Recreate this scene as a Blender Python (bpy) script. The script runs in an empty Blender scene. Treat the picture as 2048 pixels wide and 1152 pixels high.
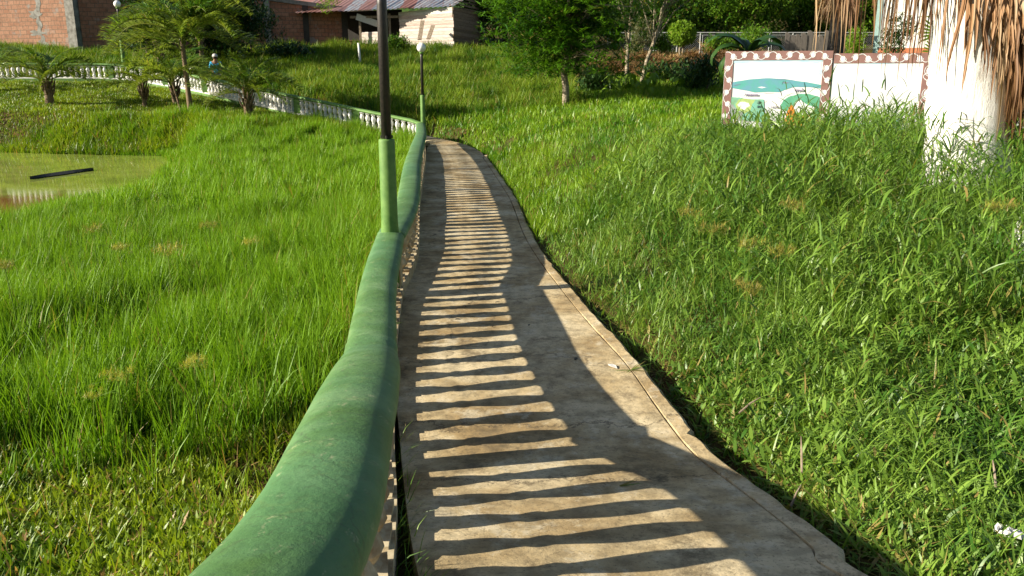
import bpy, bmesh, math, random
import numpy as np
from mathutils import Vector, Matrix, Euler

random.seed(7); RNG = np.random.default_rng(11)
S = bpy.context.scene
C = S.collection
R = math.radians

# ------------------------------------------------------------------ camera
H = 1.9; FPX = 1650.0; PITCH = R(14.25)
cam_d = bpy.data.cameras.new('camera'); cam = bpy.data.objects.new('camera', cam_d); C.objects.link(cam)
cam.location = (0, 0, H); cam.rotation_euler = (R(90) - PITCH, 0, 0)
cam_d.sensor_width = 36; cam_d.lens = FPX / 2048 * 36; cam_d.clip_end = 600; cam_d.clip_start = 0.05
S.camera = cam
# ------------------------------------------------------------------ sky and sun
SUN_EL = R(24.0); SUN_H = Vector((-0.975, -0.22, 0)).normalized()
w = bpy.data.worlds.new('World'); S.world = w; w.use_nodes = True
nt = w.node_tree; bg = nt.nodes['Background']
sky = nt.nodes.new('ShaderNodeTexSky'); sky.sky_type = 'NISHITA'; sky.sun_disc = False
sky.sun_elevation = SUN_EL; sky.sun_rotation = math.atan2(SUN_H.x, SUN_H.y)
nt.links.new(sky.outputs[0], bg.inputs[0]); bg.inputs[1].default_value = 0.05
sd = bpy.data.lights.new('sun', 'SUN'); sun = bpy.data.objects.new('sun', sd); C.objects.link(sun)
sd.energy = 5.0; sd.angle = R(0.5); sd.color = (1.0, 0.91, 0.74)
sv = Vector((SUN_H.x * math.cos(SUN_EL), SUN_H.y * math.cos(SUN_EL), math.sin(SUN_EL)))
sun.rotation_euler = (-sv).to_track_quat('-Z', 'Y').to_euler(); sun.location = (-10, -3, 12)
S.view_settings.view_transform = 'Standard'; S.view_settings.look = 'None'
S.view_settings.exposure = 1.26; S.view_settings.gamma = 1.0; S.view_settings.use_curve_mapping = False

# ------------------------------------------------------------------ picture -> world
cT, sT = math.cos(PITCH), math.sin(PITCH)
def P(px, py, z):
    a = (px - 1024) / FPX; b = -(py - 576) / FPX
    return Vector((z * a, z * (cT + b * sT), H + z * (-sT + b * cT)))
def G(px, py, h=0.0):
    b = -(py - 576) / FPX
    dz = -sT + b * cT
    z = (h - H) / dz
    return P(px, py, z)

# ------------------------------------------------------------------ object helpers
def tag(o, label=None, cat=None, group=None, kind=None):
    if label: o['label'] = label
    if cat: o['category'] = cat
    if group: o['group'] = group
    if kind: o['kind'] = kind
    return o
def thing(name, label, cat, loc=(0, 0, 0), rz=0.0, group=None):
    o = bpy.data.objects.new(name, None); C.objects.link(o)
    o.location = loc; o.rotation_euler = (0, 0, rz); o.empty_display_size = 0.1
    return tag(o, label, cat, group)
def copy_tree(o, loc=None, rz=None, sc=None, label=None):
    c = o.copy(); C.objects.link(c)
    for ch in o.children:
        d = ch.copy(); C.objects.link(d); d.parent = c
        for g in ch.children:
            e = g.copy(); C.objects.link(e); e.parent = d
    if loc is not None: c.location = loc
    if rz is not None: c.rotation_euler = (0, 0, rz)
    if sc is not None: c.scale = (sc, sc, sc)
    if label: c['label'] = label
    return c

class MB:
    def __init__(s): s.v = []; s.f = []; s.m = []; s.t = []; s.mi = 0; s.tone = (0.5, 0.0, 0.5)
    def add(s, vs, fs):
        b = len(s.v)
        s.v.extend([tuple(x) for x in vs]); s.t.extend([s.tone] * len(vs))
        for f in fs: s.f.append(tuple(b + i for i in f)); s.m.append(s.mi)
    def box(s, c, d, rz=0.0, M=None, taper=1.0):
        x, y, z = d[0] / 2, d[1] / 2, d[2] / 2
        vs = [Vector((sx * x * (taper if sz > 0 else 1), sy * y * (taper if sz > 0 else 1), sz * z)) for sz in (-1, 1) for sy in (-1, 1) for sx in (-1, 1)]
        T = (M if M else Matrix.Rotation(rz, 4, 'Z'))
        vs = [T @ p + Vector(c) for p in vs]
        s.add(vs, [(0, 2, 3, 1), (4, 5, 7, 6), (0, 1, 5, 4), (2, 6, 7, 3), (0, 4, 6, 2), (1, 3, 7, 5)])
    def lathe(s, prof, n=12, c=(0, 0, 0)):
        vs = [(c[0] + r * math.cos(2 * math.pi * k / n), c[1] + r * math.sin(2 * math.pi * k / n), c[2] + z) for r, z in prof for k in range(n)]
        fs = [(i * n + k, i * n + (k + 1) % n, (i + 1) * n + (k + 1) % n, (i + 1) * n + k) for i in range(len(prof) - 1) for k in range(n)]
        fs.append(tuple(reversed(range(n)))); fs.append(tuple((len(prof) - 1) * n + k for k in range(n)))
        s.add(vs, fs)
    def tube(s, pts, rads, n=8, flat=1.0, jit=0.0):
        pts = [Vector(p) for p in pts]; vs = []
        for i, p in enumerate(pts):
            t = (pts[min(i + 1, len(pts) - 1)] - pts[max(i - 1, 0)]).normalized()
            up = Vector((0, 0, 1)) if abs(t.z) < 0.9 else Vector((0, 1, 0))
            a = t.cross(up).normalized(); b = a.cross(t).normalized()
            r = rads[i] if isinstance(rads, (list, tuple)) else rads
            for k in range(n):
                q = 2 * math.pi * k / n; rr = r * (1 + random.uniform(-jit, jit))
                vs.append(p + a * math.cos(q) * rr + b * math.sin(q) * rr * flat)
        fs = [(i * n + k, i * n + (k + 1) % n, (i + 1) * n + (k + 1) % n, (i + 1) * n + k) for i in range(len(pts) - 1) for k in range(n)]
        fs.append(tuple(reversed(range(n)))); fs.append(tuple((len(pts) - 1) * n + k for k in range(n)))
        s.add(vs, fs)
    def strip(s, pts, side, widths):
        vs = []
        for p, w_ in zip(pts, widths):
            vs.append(Vector(p) - side * w_ / 2); vs.append(Vector(p) + side * w_ / 2)
        s.add(vs, [(2 * i, 2 * i + 1, 2 * i + 3, 2 * i + 2) for i in range(len(pts) - 1)])
    def build(s, name, mats, parent=None, smooth=False):
        me = bpy.data.meshes.new(name); me.from_pydata(s.v, [], s.f)
        if not isinstance(mats, (list, tuple)): mats = [mats]
        for m in mats: me.materials.append(m)
        me.polygons.foreach_set('material_index', s.m)
        if smooth: me.polygons.foreach_set('use_smooth', [True] * len(s.f))
        at = me.color_attributes.new('tone', 'FLOAT_COLOR', 'POINT')
        at.data.foreach_set('color', np.array([(a, b, c, 1) for a, b, c in s.t], dtype=np.float32).ravel())
        me.update()
        o = bpy.data.objects.new(name, me); C.objects.link(o)
        if parent: o.parent = parent
        return o

# ------------------------------------------------------------------ materials
class NT:
    def __init__(s, name):
        s.m = bpy.data.materials.new(name); s.m.use_nodes = True; s.t = s.m.node_tree; s.n = s.t.nodes
        s.p = s.n['Principled BSDF']; s.out = s.n['Material Output']
    def node(s, ty, ins=None, **kw):
        x = s.n.new('ShaderNode' + ty)
        for k, v in kw.items(): setattr(x, k, v)
        for k, v in (ins or {}).items():
            if isinstance(v, bpy.types.NodeSocket): s.t.links.new(v, x.inputs[k])
            else: x.inputs[k].default_value = v
        return x
    def link(s, a, b): s.t.links.new(a, b)
    def coord(s, scale=(1, 1, 1)):
        g = s.node('NewGeometry'); mp = s.node('Mapping', {'Vector': g.outputs['Position'], 'Scale': scale}); return mp.outputs[0]
    def noise(s, vec, scale, detail=6, rough=0.6, dist=0.0):
        return s.node('TexNoise', {'Vector': vec, 'Scale': scale, 'Detail': detail, 'Roughness': rough, 'Distortion': dist}).outputs['Fac']
    def ramp(s, fac, stops):
        r = s.node('ValToRGB', {'Fac': fac}); e = r.color_ramp.elements
        while len(e) < len(stops): e.new(0.5)
        for i, (p, c) in enumerate(stops):
            e[i].position = p; e[i].color = (c[0], c[1], c[2], 1) if hasattr(c, '__len__') else (c, c, c, 1)
        return r.outputs[0]
    def mix(s, f, a, b, mode='MIX'):
        x = s.node('Mix', data_type='RGBA', blend_type=mode)
        for k, v in ((0, f), (6, a), (7, b)):
            if isinstance(v, bpy.types.NodeSocket): s.t.links.new(v, x.inputs[k])
            elif k == 0: x.inputs[0].default_value = v
            else: x.inputs[k].default_value = (v[0], v[1], v[2], 1)
        return x.outputs[2]
    def bump(s, h, strength=0.3, dist=0.01):
        b = s.node('Bump', {'Height': h, 'Strength': strength, 'Distance': dist}); s.link(b.outputs[0], s.p.inputs['Normal'])
    def base(s, c, rough=0.7, spec=0.3):
        if isinstance(c, bpy.types.NodeSocket): s.link(c, s.p.inputs['Base Color'])
        else: s.p.inputs['Base Color'].default_value = (c[0], c[1], c[2], 1)
        if isinstance(rough, bpy.types.NodeSocket): s.link(rough, s.p.inputs['Roughness'])
        else: s.p.inputs['Roughness'].default_value = rough
        s.p.inputs['Specular IOR Level'].default_value = spec
        return s.m

def foliage(name, c1, c2, dry=(0.30, 0.22, 0.07), trans=0.35, rough=0.45, spec=0.35, patch=0.35, tip=None):
    m = NT(name); a = m.node('Attribute', attribute_name='tone')
    sp = m.node('SeparateColor', {'Color': a.outputs['Color']})
    n = m.noise(m.coord(), 0.9, 3)
    f = m.node('MapRange', {'Value': n, 'From Min': 0.35, 'From Max': 0.65, 'To Min': -patch, 'To Max': patch}).outputs[0]
    s_ = m.node('Math', {0: sp.outputs[0], 1: f}, operation='ADD', use_clamp=True).outputs[0]
    col = m.mix(s_, c1, c2)
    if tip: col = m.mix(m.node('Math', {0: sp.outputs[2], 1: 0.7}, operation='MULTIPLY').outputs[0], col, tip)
    col = m.mix(sp.outputs[1], col, dry)
    m.base(col, rough, spec)
    tr = m.node('BsdfTranslucent'); br = m.mix(1.0, col, (1.25, 1.2, 0.6), 'MULTIPLY'); m.link(br, tr.inputs['Color'])
    mx = m.node('MixShader', {0: trans}); m.link(m.p.outputs[0], mx.inputs[1]); m.link(tr.outputs[0], mx.inputs[2])
    m.link(mx.outputs[0], m.out.inputs['Surface'])
    return m.m

def plain(name, c, rough=0.7, var=0.25, scale=8.0, spec=0.3, bump=0.15, c2=None):
    m = NT(name); v = m.coord(); n = m.noise(v, scale, 8, 0.65)
    d = c2 if c2 else tuple(x * (1 - var) for x in c)
    col = m.ramp(n, [(0.35, d), (0.62, c)])
    m.base(col, rough, spec); m.bump(n, bump, 0.01); return m.m

def mat_concrete():
    m = NT('path_concrete'); v = m.coord()
    n1 = m.noise(v, 1.3, 8, 0.6, 0.4); n2 = m.noise(v, 9, 10, 0.7); n3 = m.noise(v, 60, 4, 0.7); n4 = m.noise(m.coord((1, .8, 1)), 2.6, 10, 0.78, 0.1)
    col = m.ramp(n1, [(0.38, (0.30, 0.21, 0.10)), (0.5, (0.44, 0.34, 0.19)), (0.60, (0.56, 0.46, 0.29))])
    col = m.mix(m.ramp(n4, [(0.53, 0.0), (0.60, 0.6)]), col, (0.58, 0.51, 0.37))
    col = m.mix(m.ramp(n4, [(0.38, 0.75), (0.46, 0.0)]), col, (0.18, 0.135, 0.075))
    sp = m.ramp(n2, [(0.40, 0.62), (0.56, 1.08)]); col = m.mix(0.8, col, sp, 'MULTIPLY')
    col = m.mix(m.ramp(n3, [(0.36, 0.6), (0.43, 0.0)]), col, (0.12, 0.095, 0.06))
    # hairline cracks
    vo = m.node('TexVoronoi', {'Vector': m.node('Mapping', {'Vector': m.node('NewGeometry').outputs['Position'], 'Scale': (0.35, 0.6, 1)}).outputs[0], 'Scale': 1.0}, feature='DISTANCE_TO_EDGE')
    wv = m.node('VectorMath', {0: m.node('NewGeometry').outputs['Position'], 1: m.node('TexNoise', {'Vector': v, 'Scale': 3.0, 'Detail': 6}).outputs['Color']}, operation='ADD')
    m.link(wv.outputs[0], vo.inputs['Vector']); vo.inputs['Scale'].default_value = 0.30
    ck = m.ramp(vo.outputs['Distance'], [(0.0, 1.0), (0.0065, 0.0)])
    col = m.mix(m.node('Math', {0: ck, 1: 0.55}, operation='MULTIPLY').outputs[0], col, (0.05, 0.04, 0.03))
    sx = m.node('SeparateXYZ', {0: m.node('NewGeometry').outputs['Position']})
    jn = m.node('Math', {0: m.noise(v, 1.7, 9, 0.7), 1: 0.9}, operation='MULTIPLY').outputs[0]
    yy = m.node('Math', {0: sx.outputs[1], 1: jn}, operation='ADD').outputs[0]; tot = None
    for y0 in (4.02, 4.78, 7.55, 10.9, 14.6, 18.3):
        dd = m.node('Math', {0: m.node('Math', {0: yy, 1: y0}, operation='SUBTRACT').outputs[0]}, operation='ABSOLUTE').outputs[0]
        ln = m.ramp(dd, [(0.0, 0.8), (0.016 if y0 < 8 else 0.03, 0.0)]); tot = ln if tot is None else m.node('Math', {0: tot, 1: ln}, operation='MAXIMUM').outputs[0]
    col = m.mix(tot, col, (0.06, 0.045, 0.03))
    m.base(col, 0.85, 0.25)
    h = m.node('Math', {0: n2, 1: m.node('Math', {0: n3, 1: 0.4}, operation='MULTIPLY').outputs[0]}, operation='ADD').outputs[0]
    m.bump(h, 0.5, 0.012); return m.m

def mat_railpaint(name='rail_paint', k=1.0):
    m = NT(name); v = m.coord(); n1 = m.noise(v, 3.2, 6, 0.6, 0.5); n2 = m.noise(v, 38, 8, 0.7); n3 = m.noise(m.coord((1, 0.6, 1)), 24, 6, 0.8, 0.1); n5 = m.noise(v, 1.1, 4)
    col = m.ramp(n1, [(0.38, (0.062 * k, 0.135 * k, 0.030 * k)), (0.5, (0.085 * k, 0.178 * k, 0.055 * k)), (0.62, (0.125 * k, 0.225 * k, 0.090 * k))])
    col = m.mix(m.ramp(n5, [(0.46, 0.0), (0.62, 0.4)]), col, (0.06 * k, 0.175 * k, 0.085 * k))
    col = m.mix(m.ramp(n3, [(0.60, 0.0), (0.66, 0.55)]), col, (0.36, 0.37, 0.22))
    n6 = m.noise(v, 7.5, 8, 0.75, 0.8); col = m.mix(m.ramp(n6, [(0.54, 0.0), (0.64, 0.3)]), col, (0.15 * k, 0.21 * k, 0.06 * k)); col = m.mix(m.ramp(n6, [(0.34, 0.3), (0.44, 0.0)]), col, (0.045, 0.10, 0.05))
    wv = m.node('VectorMath', {0: v, 1: m.node('VectorMath', {0: m.node('TexNoise', {'Vector': v, 'Scale': 6.0, 'Detail': 5}).outputs['Color'], 1: (0.25, 0.25, 0.25)}, operation='MULTIPLY').outputs[0]}, operation='ADD')
    vo = m.node('TexVoronoi', {'Vector': wv.outputs[0], 'Scale': 2.2}, feature='DISTANCE_TO_EDGE'); col = m.mix(m.ramp(vo.outputs['Distance'], [(0.0, 0.55), (0.008, 0.0)]), col, (0.05, 0.075, 0.035))
    col = m.mix(m.ramp(n2, [(0.38, 0.5), (0.46, 0.0)]), col, (0.05, 0.10, 0.035))
    m.base(col, m.node('MapRange', {'Value': n2, 'To Min': 0.42, 'To Max': 0.66}).outputs[0], 0.35)
    m.bump(m.node('Math', {0: n2, 1: m.node('Math', {0: m.noise(v, 11, 4, 0.6), 1: 1.2}, operation='MULTIPLY').outputs[0]}, operation='ADD').outputs[0], 0.45, 0.008); return m.m

def mat_ground():
    m = NT('ground_soil'); v = m.coord(); n1 = m.noise(v, 1.2, 8, 0.6); n2 = m.noise(v, 14, 8, 0.7)
    col = m.ramp(n1, [(0.35, (0.10, 0.055, 0.022)), (0.55, (0.065, 0.06, 0.018)), (0.7, (0.045, 0.07, 0.015))])
    col = m.mix(0.7, col, m.ramp(n2, [(0.3, 0.45), (0.65, 1.3)]), 'MULTIPLY')
    m.base(col, 0.95, 0.1); m.bump(n2, 0.8, 0.04); return m.m

def mat_water():
    m = NT('pond_water'); v = m.coord((1, 1.6, 1)); n1 = m.noise(v, 0.55, 5, 0.55, 1.8); n2 = m.noise(v, 2.2, 6, 0.6, 2.5); n3 = m.noise(m.coord((0.6, 3.5, 1)), 5, 6, 0.7, 1.0); n4 = m.noise(v, 30, 3)
    col = m.ramp(n1, [(0.3, (0.16, 0.21, 0.03)), (0.6, (0.27, 0.32, 0.06))])
    col = m.mix(m.ramp(n2, [(0.485, 0.0), (0.5, 0.45), (0.515, 0.0)]), col, (0.42, 0.43, 0.22))
    col = m.mix(m.ramp(n3, [(0.64, 0.0), (0.70, 0.5)]), col, (0.40, 0.42, 0.22))
    # iron-brown silt lies in the shallows by the near bank
    sx = m.node('SeparateXYZ', {0: m.node('NewGeometry').outputs['Position']})
    yy = m.node('Math', {0: sx.outputs[1], 1: m.node('Math', {0: n2, 1: 3.0}, operation='MULTIPLY').outputs[0]}, operation='ADD').outputs[0]
    col = m.mix(m.node('MapRange', {'Value': yy, 'From Min': 17.4, 'From Max': 18.0, 'To Min': 0.9, 'To Max': 0.0}).outputs[0], col, (0.19, 0.085, 0.025))
    m.base(col, 0.035, 0.5); m.bump(n4, 0.012, 0.01); return m.m

def mat_brick(name, base1, base2, mortar, mort=0.012):
    m = NT(name); tc = m.node('TexCoord'); sx = m.node('SeparateXYZ', {0: tc.outputs['Object']})
    wob = m.noise(tc.outputs['Object'], 1.6, 3)
    zz = m.node('Math', {0: sx.outputs[2], 1: m.node('Math', {0: wob, 1: 0.10}, operation='MULTIPLY').outputs[0]}, operation='ADD').outputs[0]
    cv = m.node('CombineXYZ', {0: sx.outputs[0], 1: zz})
    b = m.node('TexBrick', {'Vector': cv.outputs[0], 'Color1': (*base1, 1), 'Color2': (*base2, 1), 'Mortar': (*mortar, 1), 'Scale': 1.0, 'Mortar Size': mort, 'Brick Width': 0.36, 'Row Height': 0.20, 'Mortar Smooth': 0.2})
    n = m.noise(tc.outputs['Object'], 0.8, 8, 0.7); n2 = m.noise(tc.outputs['Object'], 9, 6, 0.7)
    col = m.mix(0.75, b.outputs[0], m.ramp(n2, [(0.3, 0.55), (0.65, 1.2)]), 'MULTIPLY')
    col = m.mix(m.ramp(n, [(0.56, 0.0), (0.62, 0.75)]), col, (0.24, 0.235, 0.22))
    col = m.mix(m.ramp(n, [(0.34, 0.6), (0.42, 0.0)]), col, (0.08, 0.055, 0.04))
    m.base(col, 0.9, 0.15); m.bump(b.outputs['Fac'], -0.6, 0.02) ; return m.m

def mat_planks(name, cols, row=0.16, horizontal=True):
    m = NT(name); tc = m.node('TexCoord'); sx = m.node('SeparateXYZ', {0: tc.outputs['Object']})
    a = sx.outputs[2] if horizontal else sx.outputs[0]
    q = m.node('Math', {0: m.node('Math', {0: a, 1: 1.0 / row}, operation='MULTIPLY').outputs[0]}, operation='FLOOR').outputs[0]
    wn = m.node('TexWhiteNoise', {'W': q}, noise_dimensions='1D').outputs[0]
    col = m.ramp(wn, [(i / max(1, len(cols) - 1), c) for i, c in enumerate(cols)])
    sc = (1.5, 1.5, 14) if horizontal else (14, 14, 1.5)
    mp = m.node('Mapping', {'Vector': tc.outputs['Object'], 'Scale': sc}).outputs[0]
    n = m.noise(mp, 1.6, 8, 0.75)
    col = m.mix(0.85, col, m.ramp(n, [(0.32, 0.35), (0.55, 1.05)]), 'MULTIPLY')
    m.base(col, 0.85, 0.2); m.bump(n, 0.4, 0.01); return m.m

def mat_roof():
    m = NT('corrugated_iron'); tc = m.node('TexCoord'); sx = m.node('SeparateXYZ', {0: tc.outputs['Object']})
    q = m.node('Math', {0: m.node('Math', {0: sx.outputs[0], 1: 1.35}, operation='MULTIPLY').outputs[0]}, operation='FLOOR').outputs[0]
    wn = m.node('TexWhiteNoise', {'W': q}, noise_dimensions='1D').outputs[0]
    col = m.ramp(wn, [(0.0, (0.26, 0.12, 0.10)), (0.35, (0.30, 0.20, 0.19)), (0.6, (0.30, 0.33, 0.37)), (1.0, (0.20, 0.24, 0.30))])
    n = m.noise(m.node('Mapping', {'Vector': tc.outputs['Object'], 'Scale': (4, 0.7, 0.7)}).outputs[0], 2, 6, 0.7)
    col = m.mix(m.ramp(n, [(0.5, 0.0), (0.62, 0.8)]), col, (0.24, 0.10, 0.06))
    m.base(col, 0.55, 0.4); return m.m

def mat_palmtrunk(name, c1, c2):
    m = NT(name); v = m.coord((6, 6, 1.2)); n = m.noise(v, 2.0, 8, 0.7); n2 = m.noise(m.coord(), 5, 8, 0.7)
    col = m.ramp(n, [(0.33, c2), (0.45, c1)])
    col = m.mix(m.ramp(n2, [(0.30, 0.5), (0.40, 0.0)]), col, tuple(x * 0.6 for x in c2))
    m.base(col, 0.85, 0.2); m.bump(n, 0.7, 0.03); return m.m

M = dict(
    concrete=mat_concrete(), rail=mat_railpaint(), greenpaint=plain('green_paint', (0.125, 0.235, 0.055), 0.6, 0.35, 9, c2=(0.075, 0.165, 0.035)),
    white=plain('white_plaster', (0.80, 0.79, 0.76), 0.75, 0.3, 7, c2=(0.60, 0.59, 0.55)),
    worn=plain('worn_plaster', (0.50, 0.43, 0.29), 0.85, 0.3, 9, c2=(0.27, 0.18, 0.08)),
    ground=mat_ground(), water=mat_water(), black=plain('black_iron', (0.016, 0.015, 0.015), 0.45, 0.5, 30, 0.5, 0.3, c2=(0.035, 0.027, 0.023)),
    globe=plain('lamp_globe_glass', (0.80, 0.80, 0.78), 0.18, 0.05, 3, 0.5, 0.0),
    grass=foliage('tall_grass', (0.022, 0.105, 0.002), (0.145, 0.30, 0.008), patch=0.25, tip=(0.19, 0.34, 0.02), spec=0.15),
    turf=foliage('turf', (0.07, 0.15, 0.006), (0.25, 0.34, 0.018), dry=(0.34, 0.20, 0.09), patch=0.35),
    lawn=foliage('lawn', (0.055, 0.17, 0.005), (0.19, 0.32, 0.014), patch=0.5),
    slope=foliage('slope_grass', (0.05, 0.13, 0.008), (0.19, 0.28, 0.025), patch=0.6, spec=.15),
    broad=foliage('broad_grass', (0.050, 0.135, 0.014), (0.20, 0.32, 0.045), rough=0.4, spec=0.35, patch=0.3),
    mango=foliage('mango_leaf', (0.02, 0.09, 0.006), (0.10, 0.23, 0.012), rough=0.35, spec=0.4),
    palm=foliage('palm_leaf', (0.04, 0.13, 0.012), (0.24, 0.31, 0.05), rough=0.4, spec=0.3, trans=0.4),
    hedge=foliage('hedge_leaf', (0.025, 0.085, 0.006), (0.13, 0.25, 0.02), patch=0.5),
    lime=foliage('lime_leaf', (0.11, 0.21, 0.015), (0.22, 0.36, 0.03)),
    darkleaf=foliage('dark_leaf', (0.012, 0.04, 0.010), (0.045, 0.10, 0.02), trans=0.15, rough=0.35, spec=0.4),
    greyleaf=foliage('grey_leaf', (0.13, 0.15, 0.08), (0.26, 0.27, 0.15)),
    sedge=foliage('sedge_head', (0.26, 0.27, 0.03), (0.44, 0.42, 0.06), dry=(0.21, 0.18, 0.05)),
    deadleaf=foliage('dead_palm_leaf', (0.11, 0.05, 0.020), (0.30, 0.165, 0.075), dry=(0.45, 0.35, 0.22), trans=0.15, rough=0.6),
    mulch=foliage('mulch_straw', (0.16, 0.075, 0.03), (0.36, 0.23, 0.11), trans=0.05, rough=0.8, spec=0.1),
    bark=plain('pale_bark', (0.34, 0.29, 0.21), 0.9, 0.5, 12, c2=(0.12, 0.09, 0.06), bump=0.5),
    darkbark=plain('dark_bark', (0.10, 0.07, 0.045), 0.9, 0.5, 12, c2=(0.04, 0.03, 0.02), bump=0.5),
    palmbark=mat_palmtrunk('palm_bark', (0.17, 0.12, 0.075), (0.05, 0.035, 0.022)),
    whitetrunk=mat_palmtrunk('whitewashed_bark', (0.74, 0.73, 0.70), (0.50, 0.47, 0.43)),
    brickA=mat_brick('brick_sunny', (0.27, 0.14, 0.09), (0.34, 0.19, 0.125), (0.15, 0.11, 0.08), 0.014),
    brickB=mat_brick('brick_weathered', (0.27, 0.12, 0.075), (0.34, 0.17, 0.11), (0.12, 0.09, 0.07)),
    greycon=plain('grey_concrete', (0.25, 0.245, 0.225), 0.9, 0.4, 4, c2=(0.11, 0.105, 0.09)),
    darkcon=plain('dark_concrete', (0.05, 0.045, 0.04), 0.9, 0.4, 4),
    whiteplank=mat_planks('whitewashed_planks', [(0.60, 0.55, 0.49), (0.70, 0.66, 0.60), (0.55, 0.42, 0.36), (0.66, 0.62, 0.58)], 0.165),
    brownplank=mat_planks('weathered_planks', [(0.20, 0.13, 0.08), (0.27, 0.19, 0.13), (0.16, 0.11, 0.07)], 0.165),
    fenceplank=mat_planks('grey_boards', [(0.13, 0.115, 0.10), (0.20, 0.175, 0.15), (0.10, 0.09, 0.08)], 0.30, False),
    wood=plain('grey_wood', (0.30, 0.24, 0.17), 0.85, 0.5, 14, c2=(0.14, 0.10, 0.065)),
    roof=mat_roof(), pipe=plain('galvanised_pipe', (0.42, 0.43, 0.42), 0.5, 0.3, 10, 0.5),
    mauve=plain('mauve_paint', (0.30, 0.165, 0.145), 0.75, 0.25, 6), muralwhite=plain('mural_white_paint', (0.80, 0.81, 0.82), 0.7, 0.05, 2, bump=0.02),
    blue=plain('mural_blue_paint', (0.14, 0.34, 0.44), 0.7, 0.3, 5, c2=(0.10, 0.40, 0.33)), seagreen=plain('mural_green_paint', (0.13, 0.42, 0.27), 0.7, 0.2, 5),
    teal=plain('mural_teal_paint', (0.20, 0.50, 0.40), 0.7, 0.5, 6, c2=(0.20, 0.36, 0.20)), limep=plain('mural_lime_paint', (0.42, 0.55, 0.20), 0.7, 0.2, 6),
    orange=plain('mural_orange_paint', (0.85, 0.28, 0.05), 0.7, 0.2, 6), greyp=plain('mural_grey_paint', (0.33, 0.38, 0.36), 0.7, 0.3, 6),
    ink=plain('mural_ink', (0.22, 0.18, 0.30), 0.7, 0.1), skyblue=plain('mural_sky_paint', (0.40, 0.68, 0.84), 0.7, 0.2, 3, c2=(0.62, 0.78, 0.84)),
    letter=plain('blue_lettering', (0.18, 0.50, 0.72), 0.7, 0.2), darkink=plain('dark_ink', (0.06, 0.10, 0.10), 0.7, 0.1),
    tealwall=plain('teal_wall_paint', (0.28, 0.42, 0.40), 0.7, 0.2), redband=plain('terracotta_paint', (0.50, 0.17, 0.08), 0.7, 0.2),
    yellow=plain('ochre_paint', (0.50, 0.38, 0.16), 0.8, 0.2), skin=plain('skin', (0.30, 0.16, 0.09), 0.6, 0.15),
    shirt=plain('bright_blue_cloth', (0.03, 0.42, 0.85), 0.8, 0.3, 14, c2=(0.12, 0.60, 0.75)), trousers=plain('dark_cloth', (0.05, 0.05, 0.07), 0.9, 0.2),
    cap=plain('pale_cloth', (0.55, 0.52, 0.50), 0.9, 0.2), hair=plain('black_hair', (0.02, 0.015, 0.012), 0.6, 0.2),
    stick=plain('wet_dark_wood', (0.035, 0.03, 0.022), 0.5, 0.4, 10), litter=plain('white_litter', (0.65, 0.63, 0.60), 0.6, 0.2, 20),
)

# ------------------------------------------------------------------ path outline
def pathz(y):     # the path ramps up towards the camera
    y = np.asarray(y, float)
    return np.where(y < 4.15, 0.15 * (4.15 - y), 0.0) * np.where(y < 4.15, 1 - np.exp(-(4.15 - y) * 2.0), 1.0)
def GP(px, py):
    p = G(px, py, 0.0)
    for _ in range(12): p = G(px, py, float(pathz(p.y)))
    return p
Rpx = [(1748, 1152), (1686, 1098), (1600, 1031), (1502, 960), (1425, 900), (1352, 815), (1283, 726), (1204, 643), (1143, 574), (1072, 480), (1035, 400), (1008, 360), (990, 335), (975, 315)]
Rw = [GP(*p) for p in Rpx]
q0_ = Rw[0]; Rw = [Vector((q0_.x + 0.45 * (q0_.y + 0.6), -0.6, 0)), Vector((q0_.x + 0.45 * (q0_.y - 1.2), 1.2, 0))] + Rw
Lpx = [(800, 880), (806, 760), (812, 660), (820, 580), (830, 490), (840, 400), (850, 330), (858, 300)]
Lw = [Vector((0.1, -0.5, 0)), Vector((-0.08, 1.0, 0)), Vector((-0.22, 2.0, 0)), Vector((-0.40, 2.9, 0))] + [GP(*p) for p in Lpx]
def smooth_line(L):
    out = []
    for i in range(len(L) - 1):
        p0, p1, p2, p3 = L[max(i - 1, 0)], L[i], L[i + 1], L[min(i + 2, len(L) - 1)]
        for j in range(8):
            t = j / 8; out.append(0.5 * ((2 * p1) + (p2 - p0) * t + (2 * p0 - 5 * p1 + 4 * p2 - p3) * t * t + (3 * p1 - p0 - 3 * p2 + p3) * t ** 3))
    return out + [L[-1]]
Rw = smooth_line(Rw); Lw = smooth_line([Vector((p.x - (0.05 if p.y > 4.2 else 0), p.y, 0)) for p in Lw])
Rx = np.array([p.x for p in Rw]); Ry = np.array([p.y for p in Rw]); Lx = np.array([p.x for p in Lw]); Ly = np.array([p.y for p in Lw])
def RX(y): return np.interp(y, Ry, Rx)
def LX(y): return np.interp(y, Ly, Lx)
YB = 21.0   # the bend starts here

# far balustrade line (left of the bend): px, base py, depth
FB = [(846, 284, 24.8), (790, 272, 25.2), (720, 257, 25.8), (650, 241, 26.6), (525, 214, 28.4), (410, 187, 30.6), (330, 172, 32.2), (240, 160, 33.0), (120, 158, 33.0), (0, 158, 33.0), (-200, 158, 33.0)]
FBw = [P(*a) for a in FB]
pond_px = [(-400, 300), (0, 304), (100, 307), (200, 309), (330, 312), (350, 325), (330, 348), (300, 372), (262, 392), (190, 408), (110, 420), (60, 440), (0, 458), (-400, 480)]
WL = -0.35
pond = np.array([tuple(G(a, b, WL))[:2] for a, b in pond_px])

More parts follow.
